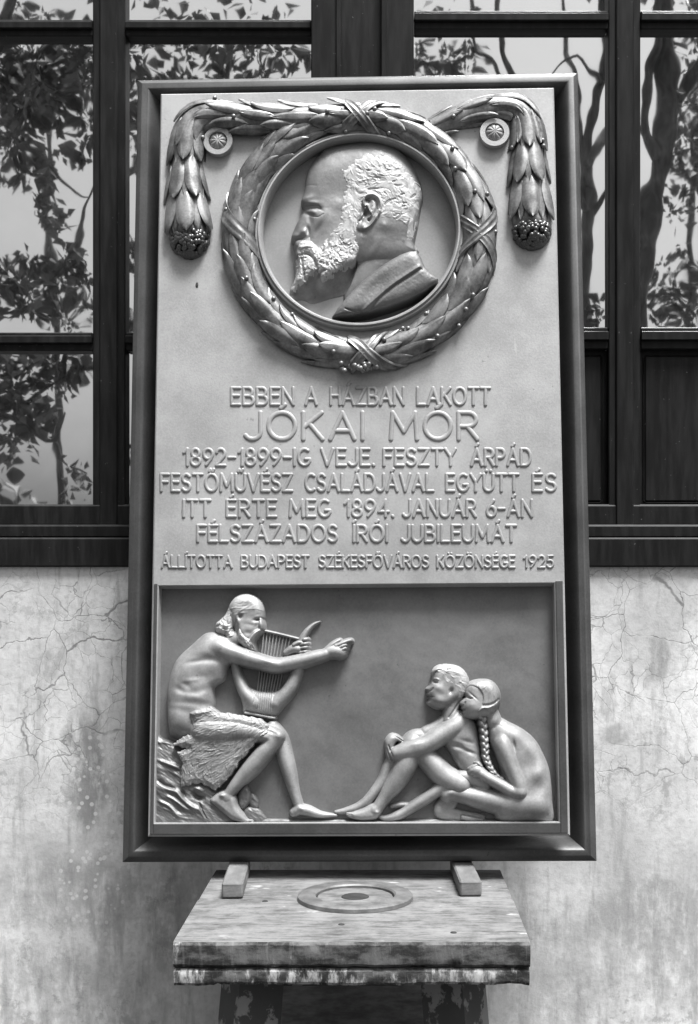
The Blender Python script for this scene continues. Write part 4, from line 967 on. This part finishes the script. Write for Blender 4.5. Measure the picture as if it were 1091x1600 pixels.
# ribbons crossed over the wreath
for (t, d, par, two) in ((S2, .012, wreath, 1), (S2, S2.L * .875, wreath, 1), (S4, S4.L * .53, wreath, 0), (S3, .02, wreath, 1)):
    mb = MB(); t.ribbon(mb, d, .078, .026 if two else .036, 1 if two else -1)
    if two: t.ribbon(mb, d, .078, .026, -1)
    soft(mb.build('ribbon', M['leaf'], par), 50)
# berries: clusters at the ends of the garlands, at the foot of the wreath, and single ones between the leaves
def berries(name, par, pts, r, mat='berry'):
    mb = MB()
    for p in pts: mb.sphere(p, r, 10, 6)
    soft(mb.build(name, M[mat], par, fix=False), 80)
def cluster(t, seed, n=150):
    rs = random.Random(seed); P = []
    for i in range(n):
        a, b_ = rs.uniform(-.25, math.pi / 2) , rs.uniform(0, math.pi); T = t.T[-1]; N = (-T[1], T[0]); E = t.Q[-8]
        u_, v_, w2 = math.sin(a) * .050, math.cos(a) * math.cos(b_) * .050, math.cos(a) * math.sin(b_) * .042
        P.append((E[0] + T[0] * u_ + N[0] * v_, OFW - w2, E[1] + T[1] * u_ + N[1] * v_))
    return P
berries('berry_cluster', g1, cluster(S1, 1), .0085); berries('berry_cluster', g2, cluster(S5, 2), .0082)
rs = random.Random(9)
def single(ts, n): 
    P = []
    for t in ts:
        for i in range(n): P.append(tuple(t.at(np.array(rs.uniform(.05, .95) * t.L), np.array(R_(rs.uniform(20, 160))), 1.10)))
    return P
bm_ = None
for par, pts in ((wreath, single((S2, S3, S4), 8)), (g1, single((S1,), 6)), (g2, single((S5,), 4))):
    for p in pts:
        if bm_ is None:
            mb = MB(); mb.sphere((0, 0, 0), .0066, 12, 8); bm_ = soft(mb.build('berry', M['leaf'], par, fix=False), 80); o = bm_
        else: o = bm_.copy(); link(o); o.parent = par
        o.location = p
fx, fz = P2L(563, 574, OFW - .02)
berries('berry_cluster', wreath, [(float(fx) + rs.gauss(0, .022), OFW - .018 - rs.uniform(0, .014), float(fz) + rs.gauss(0, .006)) for _ in range(34)], .0082, 'leaf')
# rosettes
def rosette(px, py, r):
    x, z = P2L(px, py, -DEL - .02); x, z = float(x), float(z); c = (x, -DEL, z)
    mb = MB(); mb.lathe([(r * .60, .004), (r * .61, .018), (r * .64, .0205), (r * .97, .0205), (r, .018), (r, -.001)], c, 'y', 64); o = soft(mb.build('rosette', M['plate'], plaque), 35)
    mb = MB(); n = 72; V = []; F = []; prof = [(0, .0255), (.12, .0262), (.3, .0250), (.5, .0218), (.62, .017), (.66, .010), (.64, .003), (.60, -.0005)]
    for (q, h) in prof:
        for k in range(n):
            a = 2 * math.pi * k / n; fl = abs(math.sin(a * 4.5)); fl = (fl ** .6 - 1) * .0032 * (q / .4 if q < .4 else 1) * (q > .05)
            V.append((x + r * q * .92 * math.cos(a), -DEL - h - fl, z + r * q * .92 * math.sin(a)))
    F = [(i * n + k, i * n + (k + 1) % n, (i + 1) * n + (k + 1) % n, (i + 1) * n + k) for i in range(len(prof) - 1) for k in range(n)]
    mb.add(V, F); soft(mb.build('button', M['figure'], o), 60)
rosette(340.5, 219.5, 23.4 * U); rosette(773, 206.3, 23.4 * U)
# two dark chips in the plate below the left garland
for cx_, cy_, ra, rb in ((308, 445.5, .0042, .0085), (299, 404.5, .009, .0042)):
    x, z = P2L(cx_, cy_, -DEL); x, z = float(x), float(z); mb = MB(); mb.lathe([(0, .0016), (.6, .0014), (1, .0003)], (x, -DEL - .0003, z), 'y', 9, ra, rb); mb.build('chip', M['hole'], plaque)
# ------------------------------------------------------------------ inscription: raised single-stroke capitals
def ar(cx, cy, rx, ry, a0, a1, n=12): return [(cx + rx * math.cos(R_(a0 + (a1 - a0) * i / n)), cy + ry * math.sin(R_(a0 + (a1 - a0) * i / n))) for i in range(n + 1)]
# x to the right, y downwards from the cap line (0) to the base line (1)
GL = {
 'A': (.78, [[(0, 1), (.39, 0), (.78, 1)], [(.13, .68), (.65, .68)]]),
 'B': (.62, [[(0, 0), (0, 1), (.36, 1)] + ar(.36, .74, .26, .26, 90, -90) + [(0, .48)], [(0, 0), (.33, 0)] + ar(.33, .24, .22, .24, -90, 90)]),
 'C': (.66, [ar(.40, .5, .40, .5, -55, -305)]),
 'D': (.70, [[(0, 0), (0, 1), (.28, 1)] + ar(.28, .5, .42, .5, 90, -90) + [(0, 0)]]),
 'E': (.52, [[(.52, 0), (0, 0), (0, 1), (.52, 1)], [(0, .46), (.44, .46)]]),
 'F': (.52, [[(.52, 0), (0, 0), (0, 1)], [(0, .46), (.44, .46)]]),
 'G': (.70, [ar(.40, .5, .40, .5, -55, -330) , [(.46, .62), (.74, .62), (.745, .75)]]),
 'H': (.66, [[(0, 0), (0, 1)], [(.66, 0), (.66, 1)], [(0, .46), (.66, .46)]]),
 'I': (.0, [[(0, 0), (0, 1)]]),
 'J': (.46, [[(.46, 0), (.46, .70)] + ar(.20, .72, .26, .28, 0, 150)]),
 'K': (.62, [[(0, 0), (0, 1)], [(.60, 0), (.02, .56)], [(.20, .42), (.62, 1)]]),
 'L': (.50, [[(0, 0), (0, 1), (.50, 1)]]),
 'M': (.86, [[(0, 1), (.06, 0), (.43, .72), (.80, 0), (.86, 1)]]),
 'N': (.68, [[(0, 1), (0, 0), (.68, 1), (.68, 0)]]),
 'O': (.86, [ar(.43, .5, .43, .5, 0, 360, 26)]),
 'P': (.58, [[(0, 1), (0, 0), (.30, 0)] + ar(.30, .27, .28, .27, -90, 90) + [(0, .54)]]),
 'R': (.62, [[(0, 1), (0, 0), (.30, 0)] + ar(.30, .26, .28, .26, -90, 90) + [(0, .52)], [(.28, .52), (.62, 1)]]),
 'S': (.56, [ar(.29, .25, .26, .25, -30, -270, 10) + ar(.28, .75, .28, .25, -90, 150, 10)]),
 'T': (.64, [[(0, 0), (.64, 0)], [(.32, 0), (.32, 1)]]),
 'U': (.66, [[(0, 0), (0, .66)] + ar(.33, .66, .33, .34, 180, 0) + [(.66, 0)]]),
 'V': (.72, [[(0, 0), (.36, 1), (.72, 0)]]),
 'Y': (.68, [[(0, 0), (.34, .48), (.34, 1)], [(.68, 0), (.34, .48)]]),
 'Z': (.62, [[(0, 0), (.62, 0), (0, 1), (.62, 1)]]),
 '0': (.62, [ar(.31, .5, .31, .5, 0, 360, 24)]),
 '1': (.22, [[(0, .22), (.22, 0), (.22, 1)]]),
 '2': (.54, [ar(.27, .26, .26, .26, 190, 370, 10) + [(.50, .42), (0, 1), (.54, 1)]]),
 '4': (.60, [[(.42, 1), (.42, 0), (0, .70), (.60, .70)]]),
 '5': (.54, [[(.50, 0), (.08, 0), (.04, .42)] + ar(.26, .69, .28, .31, -120, 150, 12)]),
 '6': (.58, [[(.46, .02), (.12, .40)] + ar(.29, .70, .29, .30, 200, 560, 20)]),
 '8': (.56, [ar(.28, .25, .23, .25, 0, 360, 18), ar(.28, .75, .28, .25, 0, 360, 18)]),
 '9': (.58, [ar(.29, .30, .29, .30, 20, 380, 20) + [(.46, .62), (.16, .98)]]),
 '-': (.40, [[(0, .52), (.40, .52)]]), '.': (.02, [[(0, .96), (.02, 1.0)]]),
}
ACC = {'Á': ('A', 1), 'É': ('E', 1), 'Í': ('I', 1), 'Ó': ('O', 1), 'Ö': ('O', 2), 'Ő': ('O', 3), 'Ü': ('U', 2), 'Ű': ('U', 3)}
def glyph(c):
    if c in ACC:
        b, k = ACC[c]; wd, st = GL[b]; m = wd / 2
        acc = [[[(m - .03, -.17), (m + .10, -.30)]], [[(m - .15, -.19), (m - .14, -.22)], [(m + .14, -.19), (m + .15, -.22)]], [[(m - .16, -.16), (m - .08, -.29)], [(m + .08, -.16), (m + .16, -.29)]]][k - 1]
        return wd, st + acc
    return GL[c]
LINES = [
 ((606, 632), 2.3, [('EBBEN', 362, 458.5), ('A', 478, 494.5), ('HÁZBAN', 517, 630.5), ('LAKOTT', 652.6, 765.6)]),
 ((644.5, 686), 3.1, [('JÓKAI', 385, 566.6), ('MÓR', 611, 746)]),
 ((701.5, 727), 2.3, [('1892-1899-IG', 287.5, 483), ('VEJE.', 502.5, 584), ('FESZTY', 600, 712), ('ÁRPÁD', 737, 829)]),
 ((741, 767), 2.3, [('FESTŐMŰVÉSZ', 252, 456), ('CSALÁDJÁVAL', 478, 677), ('EGYÜTT', 698, 810), ('ÉS', 833, 868)]),
 ((781.5, 807), 2.3, [('ITT', 287, 328), ('ÉRTE', 355, 431), ('MEG', 453.5, 514.5), ('1894.', 539, 614), ('JANUÁR', 631, 743), ('6-ÁN', 761.5, 831)]),
 ((821, 846), 2.3, [('FÉLSZÁZADOS', 309, 526), ('ÍRÓI', 553, 604.5), ('JUBILEUMÁT', 629, 806)]),
 ((868.5, 886.5), 1.75, [('ÁLLÍTOTTA', 253, 362), ('BUDAPEST', 377.5, 482), ('SZÉKESFŐVÁROS', 499, 669), ('KÖZÖNSÉGE', 683.5, 804), ('1925', 819, 864.5)]),
]
for (y0, y1), wd, words in LINES:
    hgt = y1 - y0; f = Fld(words[0][1] - 8, y0 - hgt * .38 - 5, words[-1][2] + 8, y1 + 7, .62); D = np.full(f.X.shape, 99.)
    for (wtxt, xa, xb) in words:
        gs = [glyph(c) for c in wtxt]; gap = .26; tot = sum(g[0] for g in gs) + gap * (len(gs) - 1)
        sx = (xb - xa) / max(tot, .3) if len(gs) > 1 else (xb - xa) / gs[0][0]; x = xa
        for c, (gw, st) in zip(wtxt, gs):
            for pl in st:
                P = [(x + p[0] * sx, y0 + p[1] * hgt) for p in pl]
                for a, b_ in zip(P[:-1], P[1:]):
                    w_ = f.win(min(a[0], b_[0]) - 6, min(a[1], b_[1]) - 6, max(a[0], b_[0]) + 6, max(a[1], b_[1]) + 6); d, _ = f.segd(w_, a, b_); D[w_] = np.minimum(D[w_], d)
            x += (gw + gap) * sx
    wd *= 1.22; D = D + vnoise(f.X, f.Y, 14, int(y0), 3) * .9
    f.H = np.where(D < wd, 2.0 * np.sqrt(np.clip(1 - (D / wd) ** 2, 0, 1)), -(D - wd) * 1.5)
    f.build('inscription_line', M['letter'], plaque, -DEL, 1, cut=-.5)
# ------------------------------------------------------------------ garden in front of the wall (seen mirrored in the panes)
YV = 2 * (YF + .034)
def mir(px, py, dist): return Vector(((px - CX) / FPX * dist, YV - dist, EYE + (CY - py) / FPX * dist))
def leaf_cloud(mb, rs, c, rad, n, sz):
    for _ in range(n):
        while True:
            v = Vector((rs.uniform(-1, 1), rs.uniform(-1, 1), rs.uniform(-1, 1)))
            if v.length < 1: break
        p = c + Vector((v.x * rad[0], v.y * rad[1], v.z * rad[2])); s_ = sz * rs.uniform(.6, 1.3)
        a = Vector((rs.gauss(0, .6), rs.gauss(0, .6), rs.gauss(-.5, .5))).normalized(); u = a.orthogonal().normalized()
        u = Matrix.Rotation(rs.uniform(0, 6.3), 3, a) @ u; q = a.cross(u) * .12
        mb.add([p, p + a * s_ * .4 + u * s_ * .3 + q * s_, p + a * s_, p + a * s_ * .4 - u * s_ * .3 + q * s_], [(0, 1, 2, 3)])
def limbtube(mb, pts, r0, r1, n=8):
    P = [Vector(p) for p in cr([tuple(p) for p in pts], 5)]; m = len(P) - 1
    mb.tube(P, [r0 + (r1 - r0) * i / m for i in range(m + 1)], n)
def tree(name, label, dist, limbs, clouds, seed, leaf=.11, cat='tree'):
    rs = random.Random(seed); base = mir(*limbs[0][0][0], dist); root = empty(name, (base.x, base.y, 0), label, cat)
    o = Vector((base.x, base.y, 0)); mb = MB()
    for k, (pts, w0, w1) in enumerate(limbs):
        P = [mir(x, y, dist) - o for x, y in pts]; P = [p + Vector((0, rs.uniform(-.15, .15) if k else 0, 0)) for p in P]
        if k == 0: P = [Vector((P[0].x, P[0].y, -.1))] + P
        limbtube(mb, P, w0 * dist / FPX / 2, w1 * dist / FPX / 2, 9)
    mb.build('trunk', M['bark'], root, True)
    mb = MB()
    for (x, y, rx, ry, n) in clouds: leaf_cloud(mb, rs, mir(x, y, dist) - o, (rx * dist / FPX, rx * dist / FPX * .9, ry * dist / FPX), n, leaf)
    if mb.V: mb.build('crown', M['foliage'], root, False, fix=False)
    return root
tree('broadleaf_tree', 'thick forked bare-trunked garden tree mirrored in the right-hand panes', 12, [
    ([(962, 900), (985, 620), (996, 420), (1003, 350), (1012, 310), (1030, 265), (1041, 198), (1044, 140), (1040, 60), (1030, -60), (1020, -200)], 46, 24),
    ([(1026, 250), (1008, 205), (1012, 150), (1020, 90), (1024, 20), (1030, -120)], 22, 12), ([(1042, 190), (1060, 150), (1085, 110), (1120, 60), (1180, 0)], 22, 10), ([(1024, 226), (1000, 200), (985, 150)], 9, 4)],
    [(1075, 170, 30, 60, 60), (1090, 260, 26, 40, 36), (1060, 240, 16, 16, 10), (1062, 330, 34, 26, 34), (1040, 300, 14, 18, 8), (1075, 400, 20, 26, 10), (1064, 470, 26, 40, 46), (1046, 490, 18, 22, 24), (1090, 490, 22, 34, 40), (1000, -120, 160, 120, 500), (1180, -40, 120, 160, 400)], 5)
tree('leaning_tree', 'slim leaning garden tree with several forks mirrored beside the plaque', 11.4, [
    ([(896, 900), (905, 600), (913, 420), (917, 381), (917, 300), (919, 226), (926, 160), (936, 100), (945, 30), (950, -150)], 26, 15),
    ([(918, 268), (931, 238), (950, 208), (975, 180)], 12, 6), ([(916, 345), (938, 308), (965, 280)], 15, 7), ([(917, 300), (905, 200), (893, 120), (884, 60), (880, -40)], 10, 5),
    ([(915, 330), (850, 220), (800, 110), (785, 60), (776, -40)], 15, 9), ([(850, 220), (770, 110), (745, 60), (735, -30)], 8, 5), ([(930, 130), (900, 90), (860, 110)], 7, 3)],
    [(690, 110, 30, 16, 36), (660, 100, 20, 20, 20), (730, 70, 30, 12, 12), (925, 490, 20, 36, 50), (912, 470, 12, 24, 24), (700, 15, 60, 20, 30), (780, -160, 160, 110, 400), (960, -180, 120, 100, 300)], 6)
tree('shady_tree', 'densely leaved garden tree mirrored in the left-hand panes', 10, [
    ([(-140, 900), (-120, 600), (-90, 400), (-60, 250), (-30, 130), (0, 40), (30, -60)], 44, 20),
    ([(-100, 450), (-40, 440), (40, 460), (110, 400), (128, 360), (140, 320), (160, 260)], 16, 4), ([(-60, 260), (0, 220), (60, 240), (110, 290), (140, 305)], 8, 2), ([(-20, 120), (60, 130), (130, 170)], 10, 4),
    ([(-120, 640), (-40, 640), (30, 660), (80, 690), (100, 650)], 14, 4), ([(-30, 130), (80, 60), (200, 40), (330, 20)], 14, 5), ([(80, 690), (95, 720), (130, 735)], 6, 3), ([(20, 655), (60, 610), (110, 590)], 7, 3)],
    [(30, 120, 60, 62, 330), (110, 110, 50, 60, 200), (70, 170, 60, 30, 150), (20, 200, 40, 22, 60), (40, 235, 36, 26, 50), (30, 268, 14, 26, 16), (78, 260, 16, 26, 18), (75, 320, 22, 32, 34), (95, 345, 16, 22, 20), (60, 300, 12, 10, 6), (118, 225, 26, 24, 30),
     (30, 450, 70, 50, 230), (110, 400, 30, 26, 50), (120, 430, 26, 40, 60), (60, 415, 26, 14, 26), (70, 560, 80, 24, 150), (20, 600, 50, 40, 120), (40, 650, 50, 40, 130), (100, 600, 34, 26, 26), (120, 575, 20, 20, 40), (10, 700, 40, 40, 70), (120, 740, 26, 36, 26), (205, 260, 10, 20, 10), (206, 400, 10, 30, 26), (205, 500, 8, 20, 10), (205, 700, 8, 30, 8),
     (260, 80, 140, 40, 300), (400, 90, 90, 30, 170), (200, 150, 30, 60, 80), (330, 15, 160, 26, 80), (-150, 60, 150, 160, 700), (150, -180, 260, 130, 900)], 11, .115)
for (nm, lab, dist, lim, cl, sd) in (
    ('distant_tree', 'hazy distant garden tree mirrored high in the left-hand panes', 24, [([(90, 913), (85, 600), (80, 300), (90, 100)], 20, 8)], [(60, 90, 110, 90, 700), (170, 160, 60, 80, 260), (20, 230, 60, 60, 200), (110, 480, 70, 40, 160)], 61),
    ('distant_tree', 'hazy distant garden tree mirrored in the right-hand panes behind the forked trunk', 24, [([(1080, 913), (1078, 600), (1085, 300), (1090, 150)], 16, 6)], [(1080, 210, 50, 120, 320), (1060, 450, 60, 60, 260), (1110, 60, 60, 80, 260), (700, 90, 60, 30, 120)], 62)):
    tree(nm, lab, dist, lim, cl, sd, .2)
# low shrubs along the far side of the garden
rs = random.Random(3)
for i, (px, py, rad) in enumerate(((20, 770, 60), (110, 790, 55), (215, 770, 50))):
    dist = 20; c = mir(px, 913, dist); root = empty('shrub', (c.x, c.y, 0), ['pale rounded garden shrub mirrored at far left', 'pale low garden shrub mirrored second from the left', 'pale garden shrub mirrored beside the plaque frame'][i], 'shrub', 'shrubs across the garden')
    hh = EYE + (913 - py) / FPX * dist; mb = MB(); leaf_cloud(mb, rs, Vector((0, 0, hh * .55)), (rad / FPX * dist, .5, hh * .55), 500, .16); mb.build('crown', M['foliage'], root, False, fix=False)
    mb = MB(); limbtube(mb, [(0, 0, -.05), (.02, 0, hh * .3), (0, .03, hh * .6)], .05, .02); mb.build('trunk', M['bark'], root, True)

# unseen bushes added behind the camera to darken what the bronze mirrors
for i, (x, y, hh, rw_, lab) in enumerate(((-1.0, -1.9, 4.8, .85, 'tall dense bush added unseen behind the viewer to cut front light, left of the pair'), (.75, -2.2, 4.0, .75, 'shorter dense bush added unseen behind the viewer to cut front light, right of the pair'))):
    root = empty('light_blocking_bush', (x, y, 0), lab, 'bush', 'added bushes dimming the plaque'); mb = MB(); rs = random.Random(50 + i)
    for (dx, dz, q) in ((0, .5, .5), (-.35, .35, .35), (.35, .38, .35), (0, .78, .25), (0, .2, .4), (-.2, .65, .3), (.25, .62, .3)): leaf_cloud(mb, rs, Vector((dx * rw_, 0, hh * dz)), (rw_ * (q + .35), .6, hh * q * .6), 800, .17)
    mb.build('crown', M['foliage'], root, False, fix=False)
    mb = MB(); limbtube(mb, [(0, 0, -.05), (.05, .03, hh * .3), (-.03, 0, hh * .7)], .07, .02); limbtube(mb, [(.02, 0, .2), (.3, .1, hh * .4), (.4, .1, hh * .6)], .04, .012); mb.build('trunk', M['bark'], root, True)
